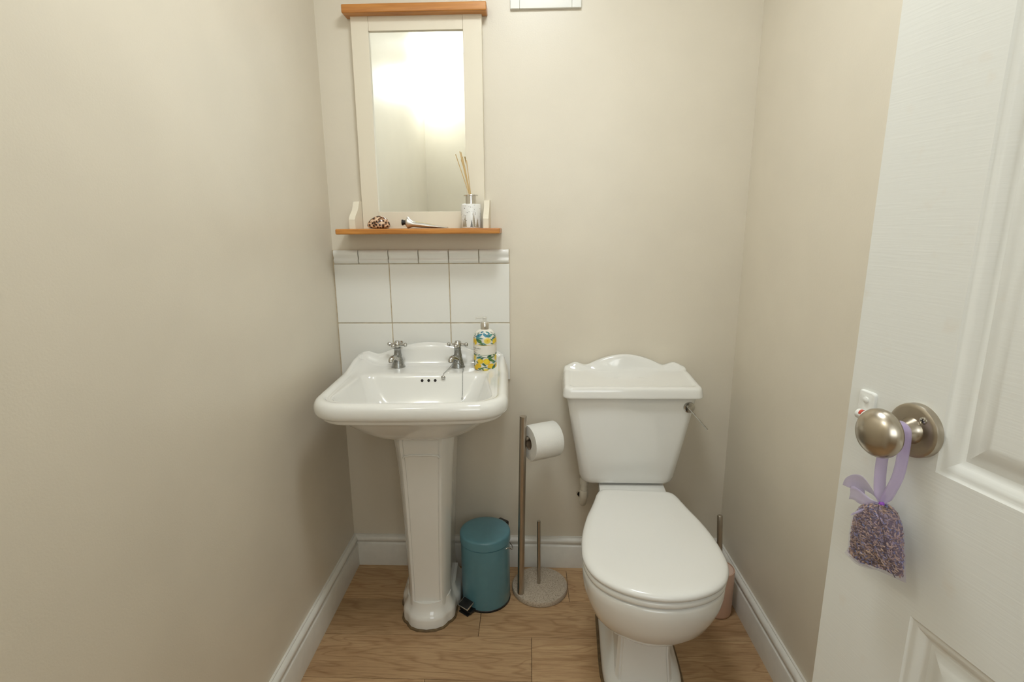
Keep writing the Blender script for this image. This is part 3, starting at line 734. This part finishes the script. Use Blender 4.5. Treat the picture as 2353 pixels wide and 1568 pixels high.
loft('label_strip', [[(x, yy, zc + hz * math.sqrt(max(0, 1 - (yy / hy) ** 2)) + .0003) for yy in (-.009, -.006, -.003, 0)] for x, hy, hz, zc in ((.045, .0185, .0086, .0122), (.060, .0198, .0085, .0106), (.085, .0206, .0064, .0074), (.105, .0210, .0044, .0050))], 'slice', ct, 60, False, False, False)
loft('screw_cap', [tr(.0015, .0085, .0085, .0185), tr(.0, .0092, .0092, .0185), tr(.0045, .0092, .0092, .0185), tr(.0052, .0072, .0072, .0185), tr(.0100, .0072, .0072, .0185), tr(.0106, .0082, .0082, .0185), tr(.0128, .0082, .0082, .0185)], 'black', ct, 30)

# reed diffuser
rd = empty('reed_diffuser', (.2845, -.070, SH), 0, 'white reed diffuser bottle with silver fir trees and a chrome collar', 'diffuser')
db = lathe('glass_body', [(.0295, 0), (.0308, .001), (.0312, .004), (.0312, .0685), (.0304, .0715), (.0275, .0728), (.018, .073)], 'glasswhite', rd, n=56, smooth=40)
dc = lathe('chrome_collar', [(.0165, .0728), (.0165, .0965), (.0222, .0970), (.0230, .0985), (.0222, .1003), (.010, .1005), (.009, .0985)], 'cap', rd, n=40, smooth=30)
def d_pt(u, z, e=.0004):
    th = u / .0312; r = .0312 + e; return Vector((r * math.sin(th), -r * math.cos(th), z))
def fir(u, z0, h, w, m):
    V, F = [], []; n = 7
    pts = []
    for i in range(n):
        t0, t1 = i / n, (i + 1) / n
        pts.append((w * (1 - t0) * .5, z0 + h * t0)); pts.append((w * (1 - t1) * .5 * .62 + .0002, z0 + h * t1))
    for hw, z in pts: V += [d_pt(u - hw, z), d_pt(u, z, .0005), d_pt(u + hw, z)]
    for i in range(len(pts) - 1):
        for s in (0, 1): F.append((i * 3 + s, i * 3 + s + 1, i * 3 + s + 4, i * 3 + s + 3))
    mesh_obj('fir_tree_print', V, F, m, db)
for u, z0, h, w, m in ((-.0165, .004, .035, .013, 'silverfoil'), (-.0245, .004, .022, .010, 'silverfoil'), (.011, .003, .043, .014, 'silverfoil'), (.004, .003, .022, .009, 'silverdark'), (.023, .003, .028, .012, 'silverfoil'), (.045, .004, .04, .014, 'silverfoil'), (-.05, .004, .038, .013, 'silverfoil')):
    fir(u, z0, h, w, m)
parts = []
for i in range(46):
    u = random.uniform(-.045, .045); z = random.uniform(.02, .069); r = random.choice((.0006, .0008, .0011))
    V = [d_pt(u, z)] + [d_pt(u + r * math.cos(2 * PI * k / 8), z + r * math.sin(2 * PI * k / 8)) for k in range(8)]
    parts.append((V, [(0, 1 + k, 1 + (k + 1) % 8) for k in range(8)]))
V, F = join_data(parts); tag(mesh_obj('snow_dot_print', V, F, 'silverdark', db), kind='stuff')
for (x0, y0), (x1, y1, z1) in (((-.001, .0), (-.0425, -.008, .2195)), ((.000, .002), (-.030, -.004, .2285)), ((.001, -.001), (-.0275, .006, .2275)), ((.002, .002), (-.0235, .010, .214)), ((.003, .001), (-.012, .014, .2045))):
    tube('reed', [(x0 * 1.0 + .004, y0, .020), (x0 - .003, y0 * 1.0, .100), (x1, y1, z1)], .0013, 'reed', rd, 8)

# ------------------------------------------------------------------ wall vent (only its lower edge shows at the top of the picture)
wv = empty('wall_vent', (.5147, 0, 1.8735), 0, 'white plastic wall vent high on the wall right of the mirror', 'vent')
for a in ((-.106, -.078, 0, .212), (.078, .106, 0, .212), (-.078, .078, 0, .028), (-.078, .078, .184, .212)): box('frame_bar', a[0], a[1], -.012, 0, a[2], a[3], 'vent', wv, .0015)
box('backing', -.08, .08, -.003, 0, .02, .19, 'vent', wv)
for k in range(8):
    bm = bmesh.new(); box_bm(bm, -.078, .078, -.0095, -.0075, -.012, .012); o = bm_obj('slat', bm, 'vent', wv, None, (0, 0, .040 + k * .019)); 
    o.rotation_euler = (math.radians(-18), 0, 0)

# ------------------------------------------------------------------ toilet
TX = .787
tl = empty('toilet', (TX, 0, 0), 0, 'white close coupled toilet with closed lid and arched cistern top', 'toilet')
ROT = math.radians(-3.5); PIV = Vector((.010, -.22))
def rp(p):
    x, y = p[0], p[1] - PIV.y
    c, s = math.cos(ROT), math.sin(ROT)
    return (PIV.x + x * c - y * s, PIV.y + x * s + y * c, p[2])
EGG = [(0, -1), (.33, -.965), (.64, -.86), (.865, -.70), (.985, -.47), (1.0, -.22), (.965, .05), (.89, .33), (.80, .56), (.735, .74), (.69, .87), (.625, .965), (.50, 1.0), (.25, 1.0), (0, 1.0)]
def egg(hw, yf, yb, z, n=6):
    right = [(x * hw, (yf + yb) / 2 + v * (yb - yf) / 2) for x, v in EGG]
    pts = right + [(-x, y) for x, y in reversed(right[1:-1])]
    sm = catmull([(x, y, 0) for x, y in pts], n, True)
    return [rp((q.x, q.y, z)) for q in sm]
# bowl
loft('pan_bowl', [egg(.150, -.700, -.262, .393), egg(.166, -.719, -.25, .3955), egg(.1715, -.7255, -.245, .393), egg(.1735, -.728, -.24, .386), egg(.1725, -.727, -.24, .368), egg(.170, -.722, -.24, .345), egg(.163, -.711, -.24, .315), egg(.152, -.694, -.24, .28), egg(.137, -.668, -.235, .250),
                  egg(.117, -.635, -.23, .220), egg(.098, -.600, -.23, .194), egg(.085, -.577, -.225, .180), egg(.074, -.557, -.22, .170), egg(.060, -.535, -.22, .164)], 'ceramic', tl, 70)
# stem: faceted column with front pilaster
def stem_ring(z, hw, yf, yb, fz):
    half = [(0, yf), (hw * .80, yf), (hw * .84, yf + .004), (hw * .90, yf + .003), (hw, yf + .014), (hw, yf + .045), (hw * 1.02, yf + .12), (hw * fz, (yf + yb) / 2 - .02), (hw * fz, yb)]
    full = half + [(-x, y) for x, y in reversed(half[1:])]
    return [rp((x, y, z)) for x, y in full]
loft('pan_stem', [stem_ring(.005, .078, -.552, -.12, 1.0), stem_ring(.06, .074, -.538, -.12, 1.0), stem_ring(.10, .071, -.530, -.12, 1.0), stem_ring(.14, .070, -.530, -.12, 1.0), stem_ring(.195, .071, -.532, -.12, 1.0)], 'ceramic', tl, 28)
# rear trap housing and hinge platform
loft('trap_housing', [[rp(p_) for p_ in rrect(hb, hf, yb, yf, .025, .025, z)] for hb, hf, yf, yb, z in ((.07, .072, -.36, -.05, .04), (.07, .074, -.36, -.05, .15), (.085, .10, -.37, -.03, .27), (.1, .115, -.36, -.022, .36), (.104, .108, -.32, -.02, .385))], 'ceramic', tl, 50)
loft('hinge_platform', [[rp(p_) for p_ in rrect(h_, h_, -.022, yf, .02, .014, z)] for h_, yf, z in ((.104, -.33, .375), (.106, -.33, .398), (.105, -.33, .403), (.1015, -.327, .4045))], 'ceramic', tl, 50)
# foot
FH = [(0, -.578), (.04, -.576), (.078, -.568), (.098, -.548), (.106, -.515), (.108, -.46), (.107, -.36), (.106, -.27), (.101, -.225), (.088, -.20), (.06, -.188), (0, -.186)]
def tfoot(z, s, hw=None):
    right = [(x * s, -.39 + (y + .39) * (1 - (1 - s) * (2.0 if y < -.39 else .85)) if s < 1 else y) for x, y in FH]
    pts = right + [(-x, y) for x, y in reversed(right[1:-1])]
    return [rp((q.x, q.y, z)) for q in catmull([(x, y, 0) for x, y in pts], 4, True)]
tf = loft('pan_foot', [tfoot(0, 1), tfoot(.012, 1), tfoot(.019, .985), tfoot(.025, .95), tfoot(.031, .90), tfoot(.042, .82), tfoot(.062, .735), tfoot(.085, .67), tfoot(.105, .62)], 'ceramic', tl, 70)
loft('sealant', [tfoot(0, 1.075), tfoot(.003, 1.065), tfoot(.004, .99)], 'sealant', tf, 60)
# bolt hole on the left flank of the foot
for s in (-1,):
    c = Vector(rp((s * .0800, -.4400, .0420))); nn = Vector((s * .55, -.0, .83)).normalized(); q = nn.to_track_quat('Z', 'Y')
    rr_ = [[c + q @ Vector((r * math.cos(2 * PI * i / 16), r * math.sin(2 * PI * i / 16), h)) for i in range(16)] for r, h in ((.0062, -.001), (.0060, .0012), (.0048, .0014))]
    h_ = mesh_obj('bolt_hole', *loft_data(rr_, False, False), 'sealant', tf, 60)
    mesh_obj('dark_opening', *loft_data([rr_[2], [c + (v - c) * .3 for v in rr_[2]]], False, True), 'dark', h_, 60)
# seat and lid
loft('seat', [egg(.150, -.70, -.27, .3975), egg(.168, -.7235, -.258, .398), egg(.1725, -.7285, -.255, .4015), egg(.174, -.730, -.254, .4075), egg(.1725, -.7285, -.255, .4135), egg(.167, -.722, -.258, .4165), egg(.150, -.70, -.27, .417)], 'seat', tl, 70)
lid = loft('lid', [egg(.155, -.705, -.262, .4185), egg(.170, -.727, -.250, .419), egg(.1748, -.7325, -.246, .4215), egg(.1765, -.7345, -.2445, .427), egg(.1752, -.733, -.2455, .4325), egg(.171, -.728, -.249, .4365), egg(.163, -.718, -.256, .4395), egg(.150, -.702, -.266, .4405),
               egg(.142, -.692, -.272, .4403), egg(.120, -.655, -.285, .4412), egg(.080, -.59, -.32, .442), egg(.03, -.50, -.40, .4422)], 'seat', tl, 70)
for s in (-1, 1):
    p_ = rp((s * .068, -.236, .404))
    lathe('hinge', [(.011, 0), (.011, .010), (.010, .016), (.006, .018)], 'seat', tl, c=(0, 0), n=20, loc=p_)
# cistern
CR = [(.410, .120, -.135, .03), (.4105, .135, -.150, .03), (.4135, .144, -.157, .032), (.420, .150, -.161, .034), (.435, .1545, -.164, .034), (.50, .1655, -.170, .032), (.58, .180, -.176, .030), (.66, .1935, -.181, .028), (.716, .202, -.184, .026), (.726, .202, -.184, .026)]
ci = loft('cistern', [rrect(hw, hw, -.012, yf, .012, rf, z) for z, hw, yf, rf in CR], 'ceramic', tl, 60)
def cup(x):
    a = abs(x)
    if a < .128: return .009 + .039 * (0.5 + 0.5 * math.cos(PI * a / .128)) ** .45
    if a < .164: return .009 + .013 * sstep(.128, .164, a)
    return .022 - .014 * sstep(.164, .20, a)
def clift(p):
    x, y, z = p
    full = cup(x) * sstep(-.046, -.028, y)
    slope = .016 * sstep(-.20, -.03, y)
    return (x, y, z + full + slope)
lr = []
for z, hb, hf, yf, yb, rb, rf in ((.716, .195, .198, -.182, -.010, .01, .024), (.7155, .206, .212, -.1985, -.008, .01, .024), (.7165, .209, .2155, -.203, -.006, .01, .024), (.720, .2095, .2165, -.2045, -.005, .01, .024), (.725, .2085, .2155, -.2035, -.005, .01, .024), (.740, .206, .2135, -.201, -.005, .01, .023)):
    lr.append([(x, y, zz + .012 * sstep(-.2, -.02, y) * (1 if z > .73 else 0)) for x, y, zz in rrect(hb, hf, yb, yf, rb, rf, z, n=30)])
for z, hb, hf, yf, yb, rb, rf in ((.7475, .203, .211, -.198, -.007, .010, .022), (.7505, .198, .206, -.193, -.012, .010, .020), (.7512, .192, .200, -.187, -.020, .010, .018), (.7508, .187, .1955, -.183, -.0265, .010, .016), (.7492, .184, .1925, -.180, -.030, .01, .015), (.7485, .180, .188, -.176, -.036, .010, .014),
                          (.7485, .174, .183, -.172, -.043, .010, .013), (.7485, .165, .175, -.165, -.050, .010, .012), (.7485, .12, .14, -.14, -.07, .010, .010), (.7485, .04, .05, -.11, -.10, .003, .003)):
    lr.append([clift(p_) for p_ in rrect(hb, hf, yb, yf, rb, rf, z, n=30)])
clid = loft('cistern_lid', lr, 'ceramic', tl, 179); subsurf(clid, 1)
# flush lever
lv = loft('lever_rose', [circle((.175, yv, .6845), r, 'y', 32) for yv, r in ((-.178, .0175), (-.186, .0175), (-.1885, .0160), (-.1895, .012))], 'chrome', tl, 40)
loft('lever_arm', tube_rings([(.1675, -.188, .6905), (.1675, -.1935, .6905), (.173, -.1955, .6845), (.195, -.199, .659), (.215, -.203, .636), (.2285, -.206, .6205)], [.0036, .0036, .0030, .0026, .0025, .0026], 10), 'chrome', lv, 60)
# supply pipe beside the cistern
wp = empty('water_pipe', (.657, -.055, 0), 0, 'old white plastic water pipe between cistern and wall beside the roll', 'pipe')
tube('pipe', [(0, 0, .415), (0, 0, .37), (0, .001, .335), (-.001, .004, .300), (-.001, .02, .275), (0, .055, .268)], [.0115, .0115, .0115, .012, .012, .012], 'pipe', wp, 20)
lathe('pipe_nut', [(.0145, .356), (.0150, .358), (.0150, .378), (.0145, .380)], 'pipe', wp, n=12, smooth=20)
lathe('elbow_collar', [(.0135, .306), (.0150, .309), (.0150, .330), (.0135, .334)], 'pipe', wp, n=20, smooth=40)

# ------------------------------------------------------------------ pedal bin
pb = empty('pedal_bin', (.3195, -.180, 0), math.radians(-38), 'small teal metal pedal bin between basin pedestal and roll stand', 'bin')
lathe('base_ring', [(.079, 0), (.0825, .001), (.0825, .007), (.080, .009)], 'black', pb, n=56)
lathe('bin_body', [(.0805, .006), (.0812, .008), (.0812, .219), (.0785, .221)], 'teal', pb, n=72, smooth=30)
lathe('lid', [(.0825, .2225), (.0838, .2235), (.0838, .247), (.0825, .2515), (.079, .2540), (.070, .2553), (.05, .2563), (.02, .2568), (.001, .2570)], 'teal', pb, n=72, smooth=40)
pdl = box('pedal_arm', -.024, .024, -.104, -.070, .004, .013, 'black', pb, .001)
# tread plate, tilted
bm = bmesh.new(); box_bm(bm, -.0225, .0225, -.017, .017, -.0022, .0022, .0012)
o = bm_obj('pedal_tread', bm, 'chrome', pb, 30, (0, -.098, .031)); o.rotation_euler = (math.radians(20), 0, 0)
bm = bmesh.new(); box_bm(bm, -.020, .020, -.0150, .0155, 0, .0012, .0004)
bm_obj('rubber_pad', bm, 'black', o, 30, (0, 0, .0020))
box('pedal_foot', -.020, .020, -.112, -.080, .0, .0035, 'black', pb, .001)
bm = bmesh.new(); box_bm(bm, -.016, .016, .078, .104, .170, .232, .004); box_bm(bm, -.020, .020, .070, .100, .226, .2475, .004)
bm_obj('hinge_block', bm, 'black', pb, 40)
tube('wire_handle', [(.081, .010, .21), (.084, .016, .213), (.084, .026, .206), (.0825, .040, .194), (.074, .055, .185), (.055, .073, .18), (.03, .087, .178)], .0016, 'cap', pb, 8)

# ------------------------------------------------------------------ toilet roll stand and roll
rs = empty('roll_stand', (.5025, -.137, 0), 0, 'steel toilet roll stand on a round speckled stone base', 'roll stand')
lathe('stone_base', [(.092, 0), (.0955, .002), (.096, .006), (.096, .016), (.0945, .0190), (.091, .020)], 'stone', rs, n=72, smooth=40)
R0 = Vector((.5025, -.137, 0))
pole = tube('pole', [Vector((.4372, -.186, .019)) - R0, Vector((.442, -.186, .35)) - R0, Vector((.4475, -.186, .6535)) - R0], .0112, 'steel', rs, 28, 40)
tube('spare_roll_rod', [Vector((.4995, -.134, .019)) - R0, Vector((.4985, -.134, .2600)) - R0], .0058, 'steel', rs, 20, 40)
AX = Vector((.89, .456, 0)).normalized(); A0 = Vector((.4468, -.186, .575)) - R0
tube('roll_arm', [A0, A0 + AX * .128], .0075, 'steel', rs, 20, 40)
RC = Vector((.4468, -.186, .5605)) + AX * .0185
tr_ = empty('toilet_roll', RC, math.atan2(AX.y, AX.x), 'white toilet paper roll on the arm of the steel stand', 'toilet roll')
def roll_ring(x, r, n=56): return [(x, r * math.cos(2 * PI * i / n), r * math.sin(2 * PI * i / n)) for i in range(n)]
def paper_ring(x, r): 
    out = []
    for i in range(72):
        a = 2 * PI * i / 72
        rr2 = r * (1 + .012 * math.sin(2 * a + .6) + .008 * math.sin(3 * a))
        out.append((x, rr2 * math.cos(a), rr2 * math.sin(a)))
    return out
loft('paper', [paper_ring(0, .0226), paper_ring(0, .050), paper_ring(.0006, .0555), paper_ring(.0015, .0562), paper_ring(.05, .0564), paper_ring(.0985, .0562), paper_ring(.0995, .0555), paper_ring(.1, .050), paper_ring(.1, .0226)], 'paper', tr_, 40, False, False)
loft('card_core', [roll_ring(.001, .0226), roll_ring(.099, .0226), roll_ring(.099, .0216), roll_ring(.001, .0216), roll_ring(.001, .0226)], 'card', tr_, 40, False, False)
# loose end of the last sheet
loft('loose_sheet', [[(x, -.0560 * math.cos(t) * 1.012 - .002 * s, -.0560 * math.sin(t) * 1.012 - .0065 * s) for t, s in ((.85, 0), (1.05, .1), (1.25, .35), (1.42, .75), (1.5, 1.1))] for x in (.0005, .0995)], 'paper', tr_, 60, False, False, False)

# ------------------------------------------------------------------ toilet brush
tb = empty('toilet_brush', (1.079, -.228, 0), 0, 'toilet brush in a pink holder behind the toilet in the corner', 'toilet brush')
lathe('holder', [(.041, 0), (.0445, .003), (.046, .010), (.0470, .155), (.0462, .158), (.0440, .1585), (.0435, .152)], 'pink', tb, n=48, smooth=50, cap1=False)
lathe('brush_lid', [(.0435, .150), (.0435, .1555), (.042, .157), (.012, .1575), (.010, .158)], 'pinktop', tb, n=44)
tube('handle', [(0, 0, .156), (-.004, .006, .25), (-.0075, .012, .334), (-.0076, .0122, .336)], [.0085, .0085, .0085, .007], 'steel', tb, 24, 40)

# ------------------------------------------------------------------ open door with knob
AD = math.radians(12)
NV = Vector((-math.cos(AD), -math.sin(AD), 0)); DV = Vector((-math.sin(AD), math.cos(AD), 0))
O2 = Vector((.9175, -1.1591, 0)) - NV * .010
# local frame of the door: +y towards its free edge, -x out of the face we see, z up; origin on the face below the knob
dr = bpy.data.objects.new('door_1', None)
ED, HG, TH = .1025, -.583, .036
def dloc(o): return o
def door_box(bm, s0, s1, z0, z1): box_bm(bm, 0, TH, s0, s1, z0, z1)
cols = [(-.0290, -.1900), (-.2900, -.4540)]
pan = [(.20, .7670), (.9565, 1.56), (1.66, 1.865)]
bm = bmesh.new()
ztop = 1.965; zb = .008
door_box(bm, cols[0][0], ED, zb, ztop); door_box(bm, HG, cols[1][1], zb, ztop); door_box(bm, cols[1][0], cols[0][1], zb, ztop)
zz = [zb] + [v for p_ in pan for v in p_] + [ztop]
for c in cols:
    for k in range(0, len(zz), 2): door_box(bm, c[1], c[0], zz[k], zz[k + 1])
bmesh.ops.remove_doubles(bm, verts=bm.verts, dist=1e-5)
dme = bpy.data.meshes.new('door_1'); bm.to_mesh(dme); bm.free(); dme.materials.append(MT['door'])
dr = bpy.data.objects.new('door_1', dme); link(dr)
dr.location = O2; dr.rotation_euler = (0, 0, AD)
tag(dr, 'white panelled door standing open on the right', kind='structure')
PF = [(0, 0), (.0015, .0012), (.004, .0022), (.007, .0026), (.011, .0040), (.016, .0075), (.020, .0098), (.0225, .0105), (.026, .0100), (.036, .0062), (.048, .0022), (.0500, .0018), (.0515, .0018)]
for c in cols:
    for z0, z1 in pan:
        rings = []
        for ins, dep in PF:
            rings.append([(dep, c[1] + ins, z0 + ins), (dep, c[0] - ins, z0 + ins), (dep, c[0] - ins, z1 - ins), (dep, c[1] + ins, z1 - ins)])
        back = [[(TH - .003, v[1], v[2]) for v in rings[0]]]
        loft('door_panel', back + rings, 'door', dr, 22)
# rose, screws, neck, knob (local axis -x)
KZ = .9965
rose = loft('knob_rose', [circle((-x, 0, KZ), r, 'x', 56) for x, r in ((0, .0325), (.0060, .0325), (.0082, .0318), (.0094, .0300), (.0098, .0278))], 'nickel_rose', dr, 25)
for s, z in ((-.0135, 1.0135), (.0128, .9800)):
    sc = loft('screw', [circle((-x, s, z), r, 'x', 18) for x, r in ((.0090, .0046), (.0104, .0044), (.0110, .0030))], 'chrome', rose, 40)
    for rot in (0, 1):
        bm = bmesh.new(); w_, h_ = ((.0005, .0026), (.0026, .0005))[rot]
        box_bm(bm, -.0113, -.0100, s - w_, s + w_, z - h_, z + h_); bm_obj('cross_slot', bm, 'black', sc)
kn = loft('knob', [circle((-x, 0, KZ), r, 'x', 56) for x, r in ((.0092, .0158), (.0105, .0156), (.0135, .0138), (.0180, .0120), (.0260, .0110), (.0340, .0112), (.0380, .0135), (.0405, .0190), (.0430, .0240), (.0465, .0274), (.0505, .0290), (.0545, .0289), (.0590, .0270), (.0635, .0232), (.0672, .0175), (.0695, .0110), (.0706, .0050), (.0708, .0004))], 'nickel', dr, 60)
# painted-over bolt plate
bp_ = []
for ins, x in ((0, 0), (0, .0022), (.0008, .0034), (.002, .0038)):
    bp_.append([(-x, q[0], q[1]) for q in [(s, z) for s, z, _ in rrect(.0128 - ins, .0128 - ins, .028 - ins, -.028 + ins, .004, .004, 0, n=3, m=4)]])
bp_ = [[(x, .0725 + s, .994 + z) for x, s, z in r] for r in bp_]
bo = loft('bolt_plate', bp_, 'door', dr, 40)
loft('screw_head', [circle((-x, .0725, 1.0105), r, 'x', 18) for x, r in ((.0036, .0042), (.0054, .0040), (.0064, .0024))], 'door', bo, 50)
loft('bolt_barrel', [circle((-.0085, s, .991), r, 'y', 20) for s, r in ((.0580, .004), (.0582, .0065), (.0765, .0065), (.0770, .005))], 'door', bo, 40)
loft('red_indicator', [circle((-.0102, s, .9935), r, 'y', 20) for s, r in ((.0672, .002), (.0674, .0046), (.0710, .0046), (.0712, .002))], 'red', bo, 40)

# ------------------------------------------------------------------ lavender bag on the knob
# built in door coordinates, (out, s, z): out = distance from the door face
def D3(out, s, z): return O2 + NV * out + DV * s + Vector((0, 0, z))
BO = D3(.028, .0, .80)
lb = empty('lavender_bag', BO, 0, 'small sheer purple bag of dried lavender hanging from the door knob', 'sachet')
def L3(out, s, z): return D3(out, s, z) - BO
TIE = (.030, .0040, .9010)
# outline of the bag in the plane of the door, from the tie to the hem: left side and right side (s, z)
LFT = catmull([(v[0], v[1], 0) for v in ((.0058, .9000), (.0180, .8955), (.0285, .8873), (.0385, .8680), (.0415, .8494), (.0424, .8297), (.0438, .8140), (.0470, .8040))], 4, False)
RGT = catmull([(v[0], v[1], 0) for v in ((.0030, .9008), (-.0060, .9010), (-.0144, .8975), (-.0254, .8860), (-.0315, .8683), (-.0366, .8513), (-.0400, .8370), (-.0422, .8285))], 4, False)
NROW = len(LFT)
rowsB = list(range(NROW))
def bagpt(i, u, side, sc=1.0):
    w = (u * sc + 1) / 2; l, r = LFT[i], RGT[i]
    s = l.x + (r.x - l.x) * w; z = l.y + (r.y - l.y) * w
    t = i / (NROW - 1)
    th = (.0025 + .0120 * math.sin(PI * min(1, t * 1.12) ** .9) ** .8) if t < .89 else .0020 + .0035 * (1 - t) / .11
    th *= (max(0, 1 - abs(u) ** 2.6)) ** .5 * sc
    wob = (.0010 * math.sin(8 * u + i * .45) + .0007 * math.sin(15 * u - i * .8)) * (1 - abs(u))
    z += sstep(.82, 1, t) * (.0030 * math.sin(u * 4.2) - .0035 * (1 - u * u)) - (0 if sc == 1 else sstep(.8, 1, t) * -.002)
    return L3(.030 + side * th + wob, s, z)
def bag_mesh(sc, nu=28):
    rings = []
    for i in range(len(rowsB)):
        r = [bagpt(i, -1 + 2 * k / nu, 1, sc) for k in range(nu + 1)] + [bagpt(i, 1 - 2 * k / nu, -1, sc) for k in range(1, nu)]
        rings.append(r)
    return rings
bagr = bag_mesh(1.0)
loft('organza_bag', bagr, 'organza', lb, 179)
core = bag_mesh(.90)[2:-2]
fill = loft('lavender_core', core, 'seed', lb, 179)
# grains: slim spindles scattered over the core surface
V0, F0 = loft_data(core, True, True)
tris = []
for f in F0:
    a = [V0[i] for i in f]
    for k in range(1, len(a) - 1): tris.append((a[0], a[k], a[k + 1]))
areas = [((b_ - a).cross(c - a)).length for a, b_, c in tris]
parts = []
for i in range(2900):
    a, b_, c = random.choices(tris, areas)[0]
    u, v = random.random(), random.random()
    if u + v > 1: u, v = 1 - u, 1 - v
    p_ = a + (b_ - a) * u + (c - a) * v
    nn = (b_ - a).cross(c - a)
    if nn.length < 1e-12: continue
    nn.normalize()
    out = NV if nn.dot(NV) > 0 else -NV
    if nn.dot(p_ - L3(.030, 0, .86)) < 0: nn = -nn
    tdir = (Vector((random.gauss(0, .5), random.gauss(0, .5), random.gauss(0, .45))) + DV * random.choice((-1, 1)) * .8 - Vector((0, 0, .5))).normalized()
    tdir = (tdir - nn * tdir.dot(nn) * .8).normalized()
    w = tdir.cross(nn); 
    if w.length < 1e-6: continue
    w.normalize(); h_ = w.cross(tdir)
    L = random.uniform(.0021, .0034); r = random.uniform(.00065, .00100)
    c_ = p_ + nn * random.uniform(-.0004, .0009)
    V = [c_ - tdir * L] + [c_ + w * r * math.cos(k * PI / 2) + h_ * r * math.sin(k * PI / 2) - tdir * L * .3 for k in range(4)] + [c_ + w * r * math.cos(k * PI / 2) + h_ * r * math.sin(k * PI / 2) + tdir * L * .4 for k in range(4)] + [c_ + tdir * L]
    F = [(0, 1 + (k + 1) % 4, 1 + k) for k in range(4)] + [(1 + k, 1 + (k + 1) % 4, 5 + (k + 1) % 4, 5 + k) for k in range(4)] + [(5 + k, 5 + (k + 1) % 4, 9) for k in range(4)]
    parts.append((V, F))
V, F = join_data(parts)
gr = mesh_obj('lavender_grains', V, F, 'grain', lb); tag(gr, kind='stuff')
# seam down the right of the bag
loft('side_seam', tube_rings([bagpt(i, .50 + .22 * (i / len(rowsB)), 1, 1.0) for i in range(1, len(rowsB))], .0004, 6), 'seed', lb, 179)
# gathered knot
bm = bmesh.new(); bmesh.ops.create_uvsphere(bm, u_segments=14, v_segments=10, radius=.0032)
for v in bm.verts: v.co = Vector((v.co.x, v.co.y, v.co.z * 1.25)) + Vector((.0004 * math.sin(v.co.z * 2500), 0, 0)) + L3(*TIE)
bm_obj('knot', bm, 'knot', lb, 179)
# ribbon loop over the neck of the knob
def ribbon(name, pts, w, m, wd=None, thick=.0002):
    """flat strip along pts (out, s, z); wd = width direction in (out, s, z)"""
    P = catmull([L3(*p_) for p_ in pts], 8, False); n = len(P); V = []; F = []
    for i, q in enumerate(P):
        t = i / (n - 1)
        ww = w(t)
        if callable(wd): d = wd(t)
        else: d = wd
        dvv = (NV * d[0] + DV * d[1] + Vector((0, 0, d[2]))).normalized()
        for k in range(5):
            a = (k - 2) / 2
            tg = (P[min(i + 1, n - 1)] - P[max(i - 1, 0)]).normalized(); nn = tg.cross(dvv).normalized()
            V.append(q + dvv * a * ww / 2 + nn * (.0006 * (1 - a * a) + .0004 * math.sin(a * 5 + t * 9)))
    for i in range(n - 1):
        for k in range(4): F.append((i * 5 + k, i * 5 + k + 1, i * 5 + k + 6, i * 5 + k + 5))
    o = mesh_obj(name, V, F, m, lb, 179)
    sd = o.modifiers.new('thickness', 'SOLIDIFY'); sd.thickness = thick
    return o
NK = .9965; NO = .029
def wloop(t): return min(.0125, .0035 + .2 * min(t, 1 - t))
ribbon('ribbon_loop', [(.030, .0050, .902), (.0300, .0100, .920), (.0295, .0128, .945), (.0290, .0128, .972), (NO, .0124, NK), (NO, .0090, NK + .0088), (NO, 0, NK + .0124), (NO, -.0090, NK + .0088), (NO, -.0124, NK), (.0290, -.0126, .972), (.0295, -.0110, .945), (.0300, -.0040, .920), (.030, .0030, .902)], wloop, 'ribbon',
       lambda t: (.80, .60 * abs(math.cos(t * PI)), 0))
# bow loops of the gathered mouth
ribbon('bow_loop', [(.030, .0045, .9010), (.0330, .0130, .9105), (.0350, .0225, .9170), (.0360, .0320, .9165), (.0355, .0395, .9100), (.0340, .0425, .9010)], lambda t: .005 + .0205 * sstep(0, .5, t), 'ribbon2', lambda t: (.45, .10 + .35 * sstep(.45, 1, t), .85 - .7 * sstep(.45, 1, t)))
ribbon('bow_tail', [(.030, .0045, .9005), (.0370, .0140, .8995), (.0400, .0250, .9000), (.0400, .0345, .9005), (.0385, .0430, .8970)], lambda t: .004 + .0165 * sstep(0, .6, t), 'ribbon2', lambda t: (.15, -.12, .97))
ribbon('bow_loop', [(.030, .0040, .9005), (.0390, .0090, .8945), (.0440, .0180, .8855), (.0450, .0250, .8790), (.0445, .0300, .8730)], lambda t: .004 + .0085 * sstep(0, .5, t) - .005 * sstep(.6, 1, t), 'ribbon2', lambda t: (.15, .55, -.8))
ribbon('ribbon_tail', [(.030, .0030, .9005), (.0385, -.0020, .8960), (.0430, -.0080, .8900)], lambda t: .003 + .006 * sstep(0, .5, t), 'ribbon2', lambda t: (.3, .8, .5))
